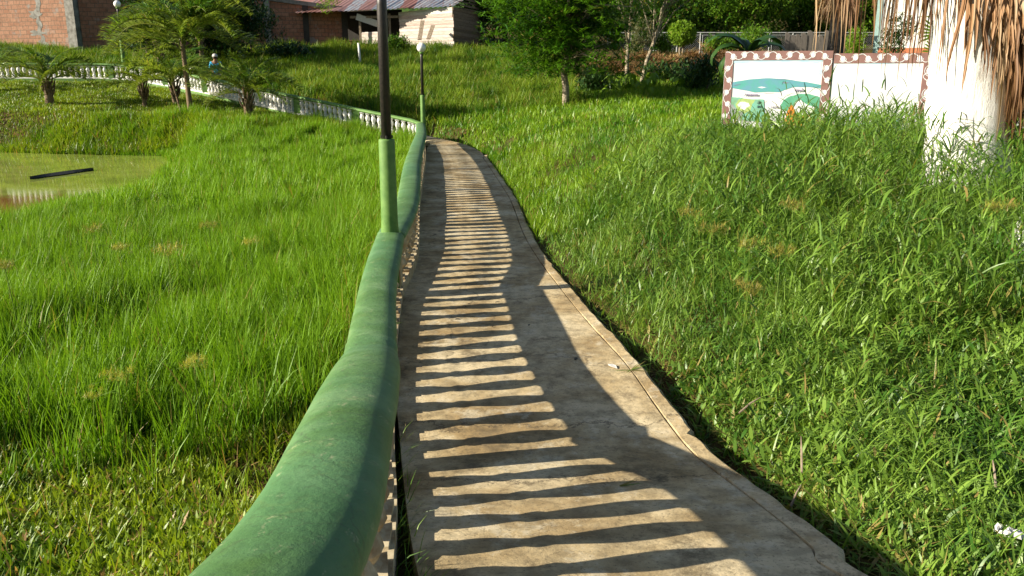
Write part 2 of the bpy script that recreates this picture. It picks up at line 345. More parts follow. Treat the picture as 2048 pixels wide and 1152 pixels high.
def sdist(pts, poly):
    x, y = pts[:, 0], pts[:, 1]; n = len(poly); d = np.full(len(pts), 1e9); ins = np.zeros(len(pts), bool)
    for i in range(n):
        a = poly[i]; b = poly[(i + 1) % n]; e = b - a; wv = pts - a
        t = np.clip((wv @ e) / (e @ e), 0, 1); q = wv - t[:, None] * e; d = np.minimum(d, np.hypot(q[:, 0], q[:, 1]))
        c = ((a[1] > y) != (b[1] > y)) & (x < (b[0] - a[0]) * (y - a[1]) / (b[1] - a[1] + 1e-12) + a[0]); ins ^= c
    return np.where(ins, -d, d)
def ldist(pts, line):
    d = np.full(len(pts), 1e9)
    for i in range(len(line) - 1):
        a = line[i]; e = line[i + 1] - a; wv = pts - a; t = np.clip((wv @ e) / (e @ e), 0, 1); q = wv - t[:, None] * e
        d = np.minimum(d, np.hypot(q[:, 0], q[:, 1]))
    return d
FBl = np.array([(p.x, p.y) for p in FBw]); FBz = np.array([(p.x, p.z) for p in FBw[::-1]]); bend_poly = None

# ------------------------------------------------------------------ terrain
ctl = []
for x, y, h in [(-1.5, 3, -.08), (-3, 3.5, -.08), (-2, 6, -.2), (-4, 6, -.2), (-2.5, 10, -.2), (-6, 10, -.25), (-9, 12, -.25), (-3.2, 15, -.15), (-3.6, 19, -.12), (-5.5, 22, -.1), (-12, 4, -.1), (-20, 12, -.2), (-1, -4, 0.2), (5, -4, .1), (-8, -4, 0), (12, 0, .2), (-30, 20, 0),
                (1.6, 3, -.02), (2.6, 4.5, .02), (1.5, 7, .03), (1, 10, .02), (0.7, 14, .05), (0.6, 18, .1), (-.3, 22, .12), (-60, 60, 6), (60, 60, 6), (0, 90, 9), (50, 10, 1.5), (-50, 10, .5), (-25, 40, 3.2), (25, 40, 3.0)]:
    ctl.append((x, y, h))
for a in [(100, 208, 28), (290, 214, 28), (385, 234, 26.5), (500, 240, 26), (640, 254, 25.6), (0, 215, 28), (-200, 215, 28), (240, 160, 33), (410, 190, 30.5), (0, 158, 33),
          (700, 118, 40), (860, 98, 42), (0, 107, 41), (160, 108, 41), (400, 112, 42), (550, 102, 42), (690, 96, 42), (600, 180, 31), (760, 185, 31), (900, 250, 27), (1000, 205, 31), (1000, 135, 38), (960, 112, 41),
          (1130, 214, 27), (1250, 190, 30), (1300, 152, 34), (1300, 122, 36), (1300, 113, 42), (1400, 109, 46), (1440, 266, 19), (1640, 268, 18.5), (1300, 272, 17.5), (1200, 276, 18), (1500, 290, 16.5), (1700, 290, 16.5), (1050, 260, 22), (1200, 350, 12), (1400, 430, 9.5), (1700, 410, 9),
          (1930, 410, 9), (1860, 275, 17), (1600, 400, 9.5), (1300, 330, 13), (1600, 118, 44), (1750, 108, 44), (2000, 110, 40), (2000, 300, 17), (2000, 700, 5.5), (1700, 900, 4.2), (2040, 1050, 3.6), (1100, 120, 39)] + [b for b in FB[1:]]:
    q = P(*a); ctl.append(tuple(q))
ctl = np.array(ctl); cxy = ctl[:, :2]
def tps(r): return np.where(r > 1e-6, r * r * np.log(r + 1e-9), 0)
K = tps(np.hypot(*(cxy[:, None] - cxy[None]).transpose(2, 0, 1))) + np.eye(len(ctl)) * 2.0
Pm = np.c_[np.ones(len(ctl)), cxy]
A = np.block([[K, Pm], [Pm.T, np.zeros((3, 3))]]); sol = np.linalg.solve(A, np.r_[ctl[:, 2], 0, 0, 0])
NJ = [(random.uniform(0, 6.28), random.uniform(0.4, 1.6), random.uniform(0, 6.28)) for _ in range(8)]
def hraw(p):
    out = np.zeros(len(p))
    for i in range(0, len(p), 40000):
        q = p[i:i + 40000]; k = tps(np.hypot(q[:, 0:1] - cxy[:, 0], q[:, 1:2] - cxy[:, 1]))
        out[i:i + 40000] = k @ sol[:-3] + sol[-3] + q @ sol[-2:]
    return out
def sm(t): t = np.clip(t, 0, 1); return t * t * (3 - 2 * t)
def height(p, path=True):
    p = np.asarray(p, float).reshape(-1, 2); h = hraw(p)
    for a, f, ph in NJ: h = h + 0.012 * np.sin((p[:, 0] * math.cos(a) + p[:, 1] * math.sin(a)) * f * 2 + ph)
    d = np.full(len(p), 99.0); mk = (p[:, 0] < -3) & (p[:, 1] > 8) & (p[:, 1] < 30); d[mk] = sdist(p[mk], pond); h = np.where(d < 0, WL - 0.3 * np.clip(-d / 0.8, 0, 1) - .02, (WL + 0.0) * (1 - sm(d / 1.3)) + h * sm(d / 1.3))
    x, y = p[:, 0], p[:, 1]
    if path:
        k = (y < YB + 1.2)
        dl = LX(y) - 0.30 - x; dr = x - RX(y); dd = np.maximum(dl, dr); pz = pathz(y)
        nearf = 1 - sm((y - 5.5) / 2.5); tgt = pz - 0.04 - 0.06 * nearf - 0.10 * nearf * np.exp(-((dr - 0.08) / 0.10) ** 2)
        h = np.where(k, tgt * (1 - sm((dd - 0.05) / 1.1)) + h * sm((dd - 0.05) / 1.1), h)
        if bend_poly is not None:
            db = np.full(len(p), 99.0); mk = (y > YB - 1.5) & (y < 38) & (x < 2); db[mk] = sdist(p[mk], bend_poly); tz = np.interp(x, FBz[:, 0], FBz[:, 1]) - 0.12; wgt = (1 - sm((db - 0.05) / 0.9)) * (y > YB)
            h = tz * wgt + h * (1 - wgt)
        m = np.hypot(x + 1.15, y - 4.0); h = h - 0.10 * np.exp(-(m / 0.6) ** 2)
    return h
def gz(x, y): return float(height(np.array([[x, y]]))[0])

def grid_obj(name, xs, ys, mat, kind):
    X, Y = np.meshgrid(xs, ys); p = np.c_[X.ravel(), Y.ravel()]; z = height(p)
    nx, ny = len(xs), len(ys); i = np.arange(nx * ny).reshape(ny, nx)
    f = np.stack([i[:-1, :-1], i[:-1, 1:], i[1:, 1:], i[1:, :-1]], -1).reshape(-1, 4)
    o = npmesh(name, np.c_[p, z], f, mat); o.data.polygons.foreach_set('use_smooth', np.ones(len(f), bool)); o['kind'] = kind; return o
def npmesh(name, v, f, mat, tone=None, parent=None):
    me = bpy.data.meshes.new(name); v = np.asarray(v, np.float32); f = np.asarray(f, np.int32)
    me.vertices.add(len(v)); me.vertices.foreach_set('co', v.ravel())
    k = f.shape[1]; me.loops.add(f.size); me.loops.foreach_set('vertex_index', f.ravel())
    me.polygons.add(len(f)); me.polygons.foreach_set('loop_start', np.arange(0, f.size, k, dtype=np.int32)); me.polygons.foreach_set('loop_total', np.full(len(f), k, np.int32))
    if tone is not None:
        at = me.color_attributes.new('tone', 'FLOAT_COLOR', 'POINT'); at.data.foreach_set('color', np.asarray(tone, np.float32).ravel())
    me.update(calc_edges=True); me.materials.append(mat)
    o = bpy.data.objects.new(name, me); C.objects.link(o)
    if parent: o.parent = parent
    return o
def warp(lo, hi, n, c, k):   # denser near c
    t = np.linspace(-1, 1, n); s_ = np.sinh(t * k) / math.sinh(k)
    return np.where(s_ < 0, c + s_ * (c - lo), c + s_ * (hi - c))
# curve round the bend behind the far balustrade
cut = [Vector(p) for p in FBw]; pL = Vector((float(LX(YB + .3)), YB + .3, 0)); pR = Vector((float(RX(YB + .3)) - 0.12, YB + .3, 0)); outl = []
for i, p in enumerate(cut):
    a = cut[max(i - 1, 0)]; b = cut[min(i + 1, len(cut) - 1)]; tt = (b - a); tt.z = 0; tt.normalize(); nrm = Vector((-tt.y, tt.x, 0))
    if nrm.y < 0: nrm = -nrm
    outl.append(p + nrm * 1.25)
bendL = smooth_line([pL, pL.lerp(cut[0], 0.5) + Vector((.08, 0, 0)), cut[0] + Vector((0.15, 0.05, 0))] + cut[1:])
bendR = smooth_line([pR, G(958, 304), G(925, 291)] + outl[1:])
bend_poly = np.array([(a.x - 0.12, a.y - 0.12) for a in bendL] + [(b.x, b.y + 0.03) for b in bendR[::-1]])

grid_obj('ground', warp(-75, 75, 330, 0.2, 4.0), warp(-12, 110, 380, 3.0, 3.6), M['ground'], 'structure')

# wooded hill far behind everything
hx = np.linspace(-90, 90, 60); hy = np.linspace(58, 130, 26)
X, Y = np.meshgrid(hx, hy); Z = 3.0 + 11 * sm((Y - 58) / 45) + 1.6 * np.sin(X * 0.13 + 1) + 0.9 * np.sin(X * 0.37 + Y * 0.2)
i_ = np.arange(X.size).reshape(X.shape); f_ = np.stack([i_[:-1, :-1], i_[:-1, 1:], i_[1:, 1:], i_[1:, :-1]], -1).reshape(-1, 4)
mh = NT('hill_greenery'); nn = mh.noise(mh.coord(), 0.9, 10, 0.7); mh.base(mh.ramp(nn, [(0.4, (0.012, 0.03, 0.008)), (0.62, (0.06, 0.11, 0.02))]), 0.9, 0.1); mh.bump(nn, 1.0, 0.6)
npmesh('hills', np.c_[X.ravel(), Y.ravel(), Z.ravel()], f_, mh.m)['kind'] = 'structure'

# pond water
mb = MB(); pc = np.vstack([pond]); cen = pc.mean(0)
mb.add([(cen[0] + (x - cen[0]) * 1.06, cen[1] + (y - cen[1]) * 1.06, WL) for x, y in pc], [tuple(range(len(pc)))])
o = mb.build('water', M['water']); o['kind'] = 'structure'

# ------------------------------------------------------------------ path slab + edging
ys = np.concatenate([np.arange(-0.5, 8, 0.12), np.arange(8, YB + 2.0, 0.3)])
ys = ys[ys <= YB + .31]
_rw = np.convolve(np.random.default_rng(4).normal(0, 1, 1200), [.3, .6, 1, .6, .3], 'same')
def ragged(y, s): return float(np.interp(y + s, np.linspace(-1, 40, 1200), _rw)) * 0.0035 + 0.005 * math.sin(y * 1.3 + s) * math.sin(y * 3.1 + s * 2)
mb = MB(); rows = []
KW = 0.12
for y in ys:
    l = float(LX(y)); r = float(RX(y)) - KW; z = float(pathz(y)); row = []
    n = 10; row.append(Vector((l, y, z - 0.2)))
    for k in range(n + 1):
        t = k / n; row.append(Vector((l + (r - l) * t, y, z + 0.004 * math.sin(y * 3 + t * 5))))
    row.append(Vector((r, y, z - 0.12))); rows.append(row)
for a, b in zip(bendL, bendR):
    b = Vector((b.x, b.y, a.z)); z0 = a.z
    row = [Vector((a.x, a.y, z0 - 0.2))] + [a.lerp(b, k / 10) for k in range(11)] + [Vector((b.x, b.y, z0 - 0.2))]
    rows.append(row)
# refine
fine = []
for i in range(len(rows) - 1): fine.append(rows[i])
fine.append(rows[-1]); nC = len(fine[0])
mb.add([p for r_ in fine for p in r_], [(i * nC + k, i * nC + k + 1, (i + 1) * nC + k + 1, (i + 1) * nC + k) for i in range(len(fine) - 1) for k in range(nC - 1)])
o = mb.build('path', M['concrete'], smooth=False); o['kind'] = 'structure'
mb = MB(); kr = []
for y in np.arange(-0.5, YB + .3, 0.05):
    r = float(RX(y)); z = float(pathz(y)); e = r + ragged(y, 0.5)
    if 4.15 < y < 4.22: e -= 0.03
    kr.append([Vector((r - KW + 0.010, y, z - 0.10)), Vector((r - KW + 0.012 + ragged(y, 3) * 0.3, y, z + 0.004)), Vector((e - 0.03, y, z + 0.008 + ragged(y, 1) * 0.2)), Vector((e - 0.008, y, z - 0.006)), Vector((e, y, z - 0.05)), Vector((e - 0.01, y, z - 0.28))])
nC = 6
mb.add([p for r_ in kr for p in r_], [(i * nC + k, i * nC + k + 1, (i + 1) * nC + k + 1, (i + 1) * nC + k) for i in range(len(kr) - 1) for k in range(nC - 1)])
o = mb.build('path_edging', M['concrete']); o['kind'] = 'structure'

# ------------------------------------------------------------------ balustrades
# rail centre line beside the path: x, y, height of rail top
RL = [(-0.70, 0.05, 1.22), (-0.52, 0.65, 1.20), (-0.42, 1.12, 1.15), (-0.405, 1.52, 1.10), (-0.462, 2.1, 1.02), (-0.565, 3.0, 0.865), (-0.64, 3.5, 0.735), (-0.70, 3.87, 0.635), (-0.80, 4.6, 0.605), (-0.925, 5.6, 0.60), (-1.075, 7.15, 0.60)]
RL2 = [(-1.085, 7.3, 0.59), tuple(G(815, 394, 0.66)), tuple(G(824, 324, 0.71)), tuple(G(834, 289, 0.72)), tuple(G(842, 262, 0.70)), (-2.65, 24.3, 0.66)]
def poly_sample(pts, step):
    pts = [Vector(p) for p in pts]; out = []; n = len(pts)
    for i in range(n - 1):
        p0 = pts[max(i - 1, 0)]; p1 = pts[i]; p2 = pts[i + 1]; p3 = pts[min(i + 2, n - 1)]
        k = max(1, int((p2 - p1).length / step))
        for j in range(k):
            t = j / k
            out.append(0.5 * ((2 * p1) + (p2 - p0) * t + (2 * p0 - 5 * p1 + 4 * p2 - p3) * t * t + (3 * p1 - p0 - 3 * p2 + p3) * t ** 3))
    out.append(pts[-1]); return out
def rail_sweep(mb, pts, aw, bh, n=16, cap0=True, cap1=True, jit=0.0):
    P_ = list(pts); rings = []
    N = len(P_)
    for i, p in enumerate(P_):
        t = (P_[min(i + 1, N - 1)] - P_[max(i - 1, 0)]).normalized(); a = t.cross(Vector((0, 0, 1))).normalized(); b = a.cross(t).normalized()
        s_ = 1 + jit * (math.sin(i * 0.7) + math.sin(i * 0.31 + 2)) * 0.5; ring = []
        for k in range(n):
            q = 2 * math.pi * k / n; ca, sa = math.cos(q), math.sin(q); s_ = 1 + jit * (0.6 * math.sin(i * 0.7) + 0.6 * math.sin(i * 0.31 + 2 + k * 0.5) + 0.8 * math.sin(i * 1.1 + k * 1.3) * math.sin(k * 2.1 + i * 0.4))
            if sa < 0: sa *= 0.9
            ring.append(p + a * (math.copysign(abs(ca) ** 0.85, ca)) * aw * s_ + b * math.copysign(abs(sa) ** 0.9, sa) * bh - Vector((0, 0, bh)))
        rings.append(ring)
    def shrink(ring, sc, off):
        c = sum(ring, Vector()) / len(ring); return [c + (q - c) * sc + off for q in ring]
    t0 = (P_[0] - P_[1]).normalized(); t1 = (P_[-1] - P_[-2]).normalized()
    R_ = ([shrink(rings[0], 0.80, t0 * 0.035), shrink(rings[0], 0.94, t0 * 0.022)] if cap0 else []) + rings + ([shrink(rings[-1], 0.94, t1 * 0.022), shrink(rings[-1], 0.80, t1 * 0.035)] if cap1 else [])
    vs = [q for r_ in R_ for q in r_]; m_ = len(R_)
    fs = [(i * n + k, i * n + (k + 1) % n, (i + 1) * n + (k + 1) % n, (i + 1) * n + k) for i in range(m_ - 1) for k in range(n)] + [tuple(reversed(range(n))), tuple((m_ - 1) * n + k for k in range(n))]
    mb.add(vs, fs)

BP = [(0.062, 0.0), (0.062, 0.05), (0.040, 0.075), (0.052, 0.11), (0.066, 0.17), (0.060, 0.22), (0.038, 0.30), (0.034, 0.34), (0.050, 0.38), (0.036, 0.41), (0.044, 0.47), (0.060, 0.56), (0.070, 0.64), (0.068, 0.72), (0.052, 0.82), (0.038, 0.88), (0.058, 0.91), (0.060, 1.0)]
def baluster_mesh(mat, hgt, k=1.0):
    mb = MB(); mb.lathe([(r * k, z * hgt) for r, z in BP], 12); mb.box((0, 0, 0.012), (0.145 * k, 0.145 * k, 0.03)); mb.box((0, 0, hgt - 0.01), (0.13 * k, 0.13 * k, 0.024))
    me_o = mb.build('baluster', mat, smooth=False); return me_o

bal1 = thing('balustrade', 'long green railed balustrade running beside the concrete path', 'balustrade', (0, 0, 0))
seg = [poly_sample(RL[:8], 0.12), poly_sample(RL[7:], 0.2), poly_sample(RL2, 0.3)]
mb = MB(); rail_sweep(mb, seg[0] + [Vector((-0.715, 3.99, 0.645))], 0.134, 0.075, 20, jit=0.012); mb.build('rail', M['rail'], bal1, True)
mb = MB(); rail_sweep(mb, seg[1], 0.127, 0.067, 20, jit=0.02); mb.build('rail', M['rail'], bal1, True)
mb = MB(); rail_sweep(mb, seg[2], 0.130, 0.062, 16, jit=0.02); mb.build('rail', M['rail'], bal1, True)
line1 = seg[0][:-1] + seg[1][:-1] + seg[2]
def plinth(mb, line, base, top, hw):
    R_ = []
    for i, p in enumerate(line):
        t = line[min(i + 1, len(line) - 1)] - line[max(i - 1, 0)]; t.z = 0; t.normalize(); a = Vector((t.y, -t.x, 0))
        zb, zt = base(p), top(p)
        R_ += [p.xy.to_3d() - a * hw + Vector((0, 0, zb)), p.xy.to_3d() - a * hw + Vector((0, 0, zt)), p.xy.to_3d() + a * hw + Vector((0, 0, zt)), p.xy.to_3d() + a * hw + Vector((0, 0, zb))]
    n = len(line)
    mb.add(R_, [(4 * i + k, 4 * i + k + 1, 4 * i + 5 + k, 4 * i + 4 + k) for i in range(n - 1) for k in range(3)] + [(0, 1, 2, 3), (4 * n - 1, 4 * n - 2, 4 * n - 3, 4 * n - 4)])
def base_z(p): return max(float(pathz(p.y)) , p.z - 0.72) + min(max((p.y - 5.5) * 0.018, 0.0), 0.12)
mb = MB(); plinth(mb, line1, lambda p: -0.35, lambda p: base_z(p) + 0.06, 0.10); mb.build('plinth', M['worn'], bal1)
bm0 = baluster_mesh(M['worn'], 0.5, 1.17)
def arc(line):
    d = [0.0]
    for i in range(1, len(line)): d.append(d[-1] + (line[i].xy - line[i - 1].xy).length)
    return np.array(d)
D1 = arc(line1); total = D1[-1]
def at1(s_): return Vector((np.interp(s_, D1, [p.x for p in line1]), np.interp(s_, D1, [p.y for p in line1]), np.interp(s_, D1, [p.z for p in line1])))
# pillars: at the step in the rail (y=3.75), under the lamp (y=7.2), then each 3.5 m
sp_ = [float(np.interp(yy, [p.y for p in line1], D1)) for yy in (3.72, 7.22, 10.8, 14.3, 17.8, 21.2)]
first = True
edges_ = [0.15 - 3.4 + 3.3] + sp_ + [total]
for s_ in sp_:
    p = at1(s_); zb = base_z(p) + 0.055; mb = MB(); mb.box((0, 0, (p.z - 0.11 - zb) / 2), (0.17, 0.17, p.z - 0.11 - zb)); o = mb.build('pillar', M['worn'], bal1); o.location = (p.x, p.y, zb)
for a, b in zip(edges_[:-1], edges_[1:]):
    n = max(1, int(round((b - a) / 0.272)) - 1)
    for k in range(n):
        s_ = a + (b - a) * (k + 1) / (n + 1); p = at1(s_); zb = base_z(p) + 0.058
        o = bm0 if first else bm0.copy()
        if not first: C.objects.link(o)
        first = False; o.parent = bal1; o.location = (p.x, p.y, zb); o.scale = (1, 1, (p.z - 0.105 - zb) / 0.5); o.rotation_euler = (0, 0, 0.15 + random.uniform(-.1, .1))

bal2 = thing('balustrade', 'far balustrade with white balusters climbing left behind the palms', 'balustrade', (0, 0, 0))
line2 = poly_sample([(p.x, p.y, p.z + 0.62) for p in FBw], 0.35)
line2[0] = Vector((-2.68, 24.75, 0.65))
mb = MB(); rail_sweep(mb, line2, 0.10, 0.055, 10, jit=0.02); mb.build('rail', M['greenpaint'], bal2, True)
mb = MB(); plinth(mb, line2, lambda p: p.z - 1.3, lambda p: p.z - 0.56, 0.09); mb.build('plinth', M['white'], bal2)
mb = MB(); plinth(mb, line2, lambda p: p.z - 1.3, lambda p: p.z - 0.60, 0.11); mb.build('base_wall', M['greenpaint'], bal2)
D2 = arc(line2)
def at2(s_): return Vector((np.interp(s_, D2, [p.x for p in line2]), np.interp(s_, D2, [p.y for p in line2]), np.interp(s_, D2, [p.z for p in line2])))
bm2 = baluster_mesh(M['white'], 0.46, 1.0); first = True
s_ = 0.25; k = 0; cnt = 0
while s_ < D2[-1] - 0.2:
    p = at2(s_)
    if k % 12 == 11:
        mb = MB(); mb.box((0, 0, 0.23), (0.2, 0.2, 0.47)); o = mb.build('pillar', M['greenpaint'], bal2); o.location = (p.x, p.y, p.z - 0.57); s_ += 0.27
    elif cnt < 100:
        o = bm2 if first else bm2.copy()
        if not first: C.objects.link(o)
        first = False; o.parent = bal2; o.location = (p.x, p.y, p.z - 0.565); cnt += 1
        s_ += 0.225
    else: s_ += 0.225
    k += 1

# ------------------------------------------------------------------ lamp posts
def lamp(label, x, y, zrail, zbase):
    t = thing('lamp_post', label, 'lamp post', (x, y, zbase), 0, 'lamp posts standing in the balustrade'); q = zrail - zbase
    mb = MB(); mb.lathe([(0.085, 0.0), (0.078, q), (0.073, q + 0.1), (0.070, q + 0.78), (0.066, q + 0.795), (0.045, q + 0.80)], 18); mb.build('sleeve', M['greenpaint'], t, True).data.polygons.foreach_set('use_smooth', [True] * (18 * 5) + [False] * 2)
    mb = MB(); mb.lathe([(0.044, q + 0.77), (0.042, q + 1.9), (0.042, q + 2.0)], 16); mb.build('pole', M['black'], t, True)
    mb = MB(); mb.lathe([(0.045, q + 1.985), (0.068, q + 2.0), (0.070, q + 2.03), (0.05, q + 2.045)], 16); mb.build('collar', M['greenpaint'], t, False)
    for k in range(3):
        mb = MB(); a = k * 2.1 + .6; mb.lathe([(0.009, -0.012), (0.009, 0.010), (0.004, 0.014)], 6); o = mb.build('bolt', M['black'], t); o.location = (0.052 * math.cos(a), 0.052 * math.sin(a), q + 0.815)
    mb = MB(); rr = 0.135; mb.lathe([(max(0.01, rr * math.sin(a)), q + 2.03 + rr - rr * math.cos(a)) for a in np.linspace(0.3, math.pi - 0.02, 14)], 20); mb.build('globe', M['globe'], t, True)
    return t
LP = P(783, 462, 7.35)
lamp('black pole lamp on green sleeve nearest the camera, cut off above', -1.075, 7.17, 0.60, -0.1)
lp2 = P(846, 240, 24.9); lamp('globe lamp at the bend of the path, green sleeve below', lp2.x, lp2.y + 0.05, 0.62, -0.1)
lp3 = P(247, 122, 33.0); lamp('globe lamp before the brick wall, left of the tall palm', lp3.x, lp3.y, lp3.z, lp3.z - 0.7)

# ------------------------------------------------------------------ blades
def inpath(p, ml=0.28, mr=0.02):
    x, y = p[:, 0], p[:, 1]; return (y < YB + 1.0) & (x > LX(y) - ml) & (x < RX(y) + mr)
def clear(p):
    ok = ~inpath(p); ok &= sdist(p, pond) > -0.12 ; mk = (p[:, 1] > YB - 1.5) & (p[:, 1] < 38) & (p[:, 0] < 2); ok[mk] &= sdist(p[mk], bend_poly) > 0.02
    ok &= ldist(p, FBl) > 0.13
    return ok
def frustum(p, margin=1.12):
    z = p[:, 1] * cT + 1.7 * sT; return np.abs(p[:, 0]) < 0.6206 * z * margin + 0.4
def scatter(y0, y1, dens, xr=None, cond=None, pw=0.0):
    """random ground points between two distances, inside the wedge the camera (or one a step aside) can see"""
    xm = 0.70 * y1 + 1.0; x0, x1 = (-xm, xm) if xr is None else xr
    n = int((x1 - x0) * (y1 - y0) * dens); p = np.c_[RNG.uniform(x0, x1, n), RNG.uniform(y0, y1, n)]
    p = p[frustum(p)]; p = p[clear(p)]
    if cond is not None: p = p[cond(p[:, 0], p[:, 1])]
    return p
def vnoise(p, s, seed):
    r = np.random.default_rng(seed); out = np.zeros(len(p))
    for _ in range(7):
        a = r.uniform(0, 6.28); f = r.uniform(0.5, 2.0) / s; out += np.sin((p[:, 0] * math.cos(a) + p[:, 1] * math.sin(a)) * f * 6.28 + r.uniform(0, 6.28))
    return out / 7 * 1.9
def blades(pos, L, W, lean, bend, az=None, seg=3, tone=None, dry=0.05, shape='grass', base_w=0.6, acc=None):
    n = len(pos); L = np.broadcast_to(L, n); W = np.broadcast_to(W, n); lean = np.broadcast_to(lean, n); bend = np.broadcast_to(bend, n)
    az = RNG.uniform(0, 2 * math.pi, n) if az is None else az
    tw = az + math.pi / 2 + RNG.normal(0, 0.5, n)
    side = np.c_[np.cos(tw), np.sin(tw), RNG.normal(0, 0.15, n)]
    ts = np.linspace(0, 1, seg + 1); cur = pos.copy().astype(float); V = np.zeros((n, 2 * (seg + 1), 3), np.float32)
    T = np.zeros((n, 2 * (seg + 1), 4), np.float32)
    tone = RNG.uniform(0, 1, n) if tone is None else tone; dr = np.where(RNG.uniform(0, 1, n) < dry, RNG.uniform(0.5, 1, n), 0)
    for j, t in enumerate(ts):
        if j > 0:
            ph = lean + bend * (t - 0.5 / seg) ** 1.3; st = L / seg
            cur = cur + np.c_[np.cos(az) * np.sin(ph) * st, np.sin(az) * np.sin(ph) * st, np.cos(ph) * st]
        if shape == 'leaf': wj = [0.25, 0.95, 0.9, 0.06][j] if seg == 3 else (math.sin(math.pi * min(0.97, 0.08 + 0.9 * t)) ** 0.8)
        else: wj = (base_w + (1 - base_w) * math.sin(t * 2.2)) * (1 - t ** 2.2) + 0.06
        V[:, 2 * j] = cur - side * (W * wj / 2)[:, None]; V[:, 2 * j + 1] = cur + side * (W * wj / 2)[:, None]
        T[:, 2 * j] = np.c_[tone, dr, np.full(n, t), np.ones(n)]; T[:, 2 * j + 1] = T[:, 2 * j]
    m_ = 2 * (seg + 1); b = (np.arange(n) * m_)[:, None, None]; q = np.array([[2 * j, 2 * j + 1, 2 * j + 3, 2 * j + 2] for j in range(seg)])[None]
    out = (V.reshape(-1, 3), (b + q).reshape(-1, 4), T.reshape(-1, 4))
    if acc is not None: acc.append(out)
    return out
def join(acc):
    vs, fs, ts, o = [], [], [], 0
    for v, f, t in acc: vs.append(v); fs.append(f + o); ts.append(t); o += len(v)
    return np.vstack(vs), np.vstack(fs), np.vstack(ts)
def P3(p, dz=-0.01): return np.c_[p, height(p) + dz]
def stuff(name, acc, mat, label, cat='grass'):
    v, f, t = join(acc); o = npmesh(name, v, f, mat, t); tag(o, label, cat, None, 'stuff'); return o
N_ = RNG.normal; U = RNG.uniform
GD = 1.0   # grass density

# --- left field
left = lambda x, y: x < LX(y)
acc = []
p = scatter(1.4, 4.9, 6500 * GD, (-4.6, -0.2), lambda x, y: left(x, y))
p = p[(np.hypot(p[:, 0] + 1.2, (p[:, 1] - 4.0) * 0.8) > 0.36 + 0.1 * vnoise(p, .3, 3)) | (U(0, 1, len(p)) < 0.15)]
ed = sm((p[:, 1] - 4.3 - 0.2 * vnoise(p, 1, 5)) / 0.5); n = len(p)
blades(P3(p), U(0.035, 0.10, n) * (1 + ed), U(0.009, 0.018, n), U(0.1, 1.25, n), U(-0.2, 0.9, n), tone=np.clip(0.5 + 0.3 * vnoise(p, 0.8, 2) + N_(0, .25, n), 0, 1), dry=0.05, shape='leaf', acc=acc)
p2 = scatter(1.6, 5.0, 350 * GD, (-4.6, -0.2), left); n = len(p2)
blades(P3(p2), U(0.10, 0.24, n), U(0.003, 0.007, n), U(0.0, 0.6, n), U(0, 0.9, n), dry=0.08, acc=acc)
p3 = scatter(1.6, 5.0, 380 * GD, (-4.6, -0.2), left); n = len(p3)
blades(P3(p3, 0.01), U(0.05, 0.12, n), U(0.005, 0.011, n), U(0.9, 1.5, n), U(-.2, 0.4, n), dry=0.75, shape='leaf', acc=acc)
stuff('turf', acc, M['turf'], 'short broad-bladed turf in the near left corner by the rail')

acc = []
def lefttall(x, y): return (x < LX(y)) & (y < 27.1 + 0.04 * x) & (y > 3.3)
def clump(c, per, sig):
    q = np.repeat(c, per, 0); off = RNG.normal(0, sig, q.shape); return q + off, np.arctan2(off[:, 1], off[:, 0]), np.repeat(RNG.normal(0, 1, len(c)), per)
for c, per, sg in ((scatter(3.3, 12.5, 95 * GD, (-9.2, -0.5), lefttall), 17, 0.042), (scatter(3.3, 12.5, 900 * GD, (-9.2, -0.5), lefttall), 1, 0.01)):
    p, az, tc = clump(c, per, sg); ok = clear(p) & (p[:, 0] < LX(p[:, 1]) - 0.32); p, az, tc = p[ok], az[ok], tc[ok]; n = len(p)
    keep = (U(0, 1, n) < sm((p[:, 1] - 3.75 - 0.45 * vnoise(p, 0.7, 9)) / 1.1)) & ((np.hypot(p[:, 0] + 1.15, (p[:, 1] - 4.15) * 0.8) > 0.42) | (U(0, 1, n) < .12))
    pd = np.clip(sdist(p, pond), 0, 1.2) / 1.2; keep &= U(0, 1, n) < (0.35 + 0.65 * pd); p, az, tc, pd = p[keep], az[keep], tc[keep], pd[keep]; n = len(p)
    cl = vnoise(p, 1.4, 21); hh = np.clip(0.33 + 0.09 * cl + 0.05 * tc + N_(0, 0.06, n), 0.10, 0.62) * (0.45 + 0.55 * sm((p[:, 1] - 3.4) / 1.2)) * (0.65 + 0.35 * pd) * (1 if per > 1 else 0.75)
    blades(P3(p), hh, U(0.005, 0.0105, n), np.abs(N_(0.12, 0.10, n)), U(0.0, 0.75, n), az=az + N_(0, .5, n), seg=3, tone=np.clip(0.42 + 0.22 * cl + 0.2 * tc + N_(0, .2, n), 0, 1), dry=0.04, acc=acc)
c = scatter(4.6, 12.5, 22 * GD, (-9.2, -0.5), lefttall); n = len(c)
p, az, tc = clump(c, 5, 0.02); n = len(p)
blades(P3(p), U(.35, .55, n), U(0.009, 0.014, n), U(.05, .35, n), U(0.2, 1.4, n), az=az, seg=4, tone=np.clip(.6 + .2 * tc, 0, 1), dry=.05, acc=acc)
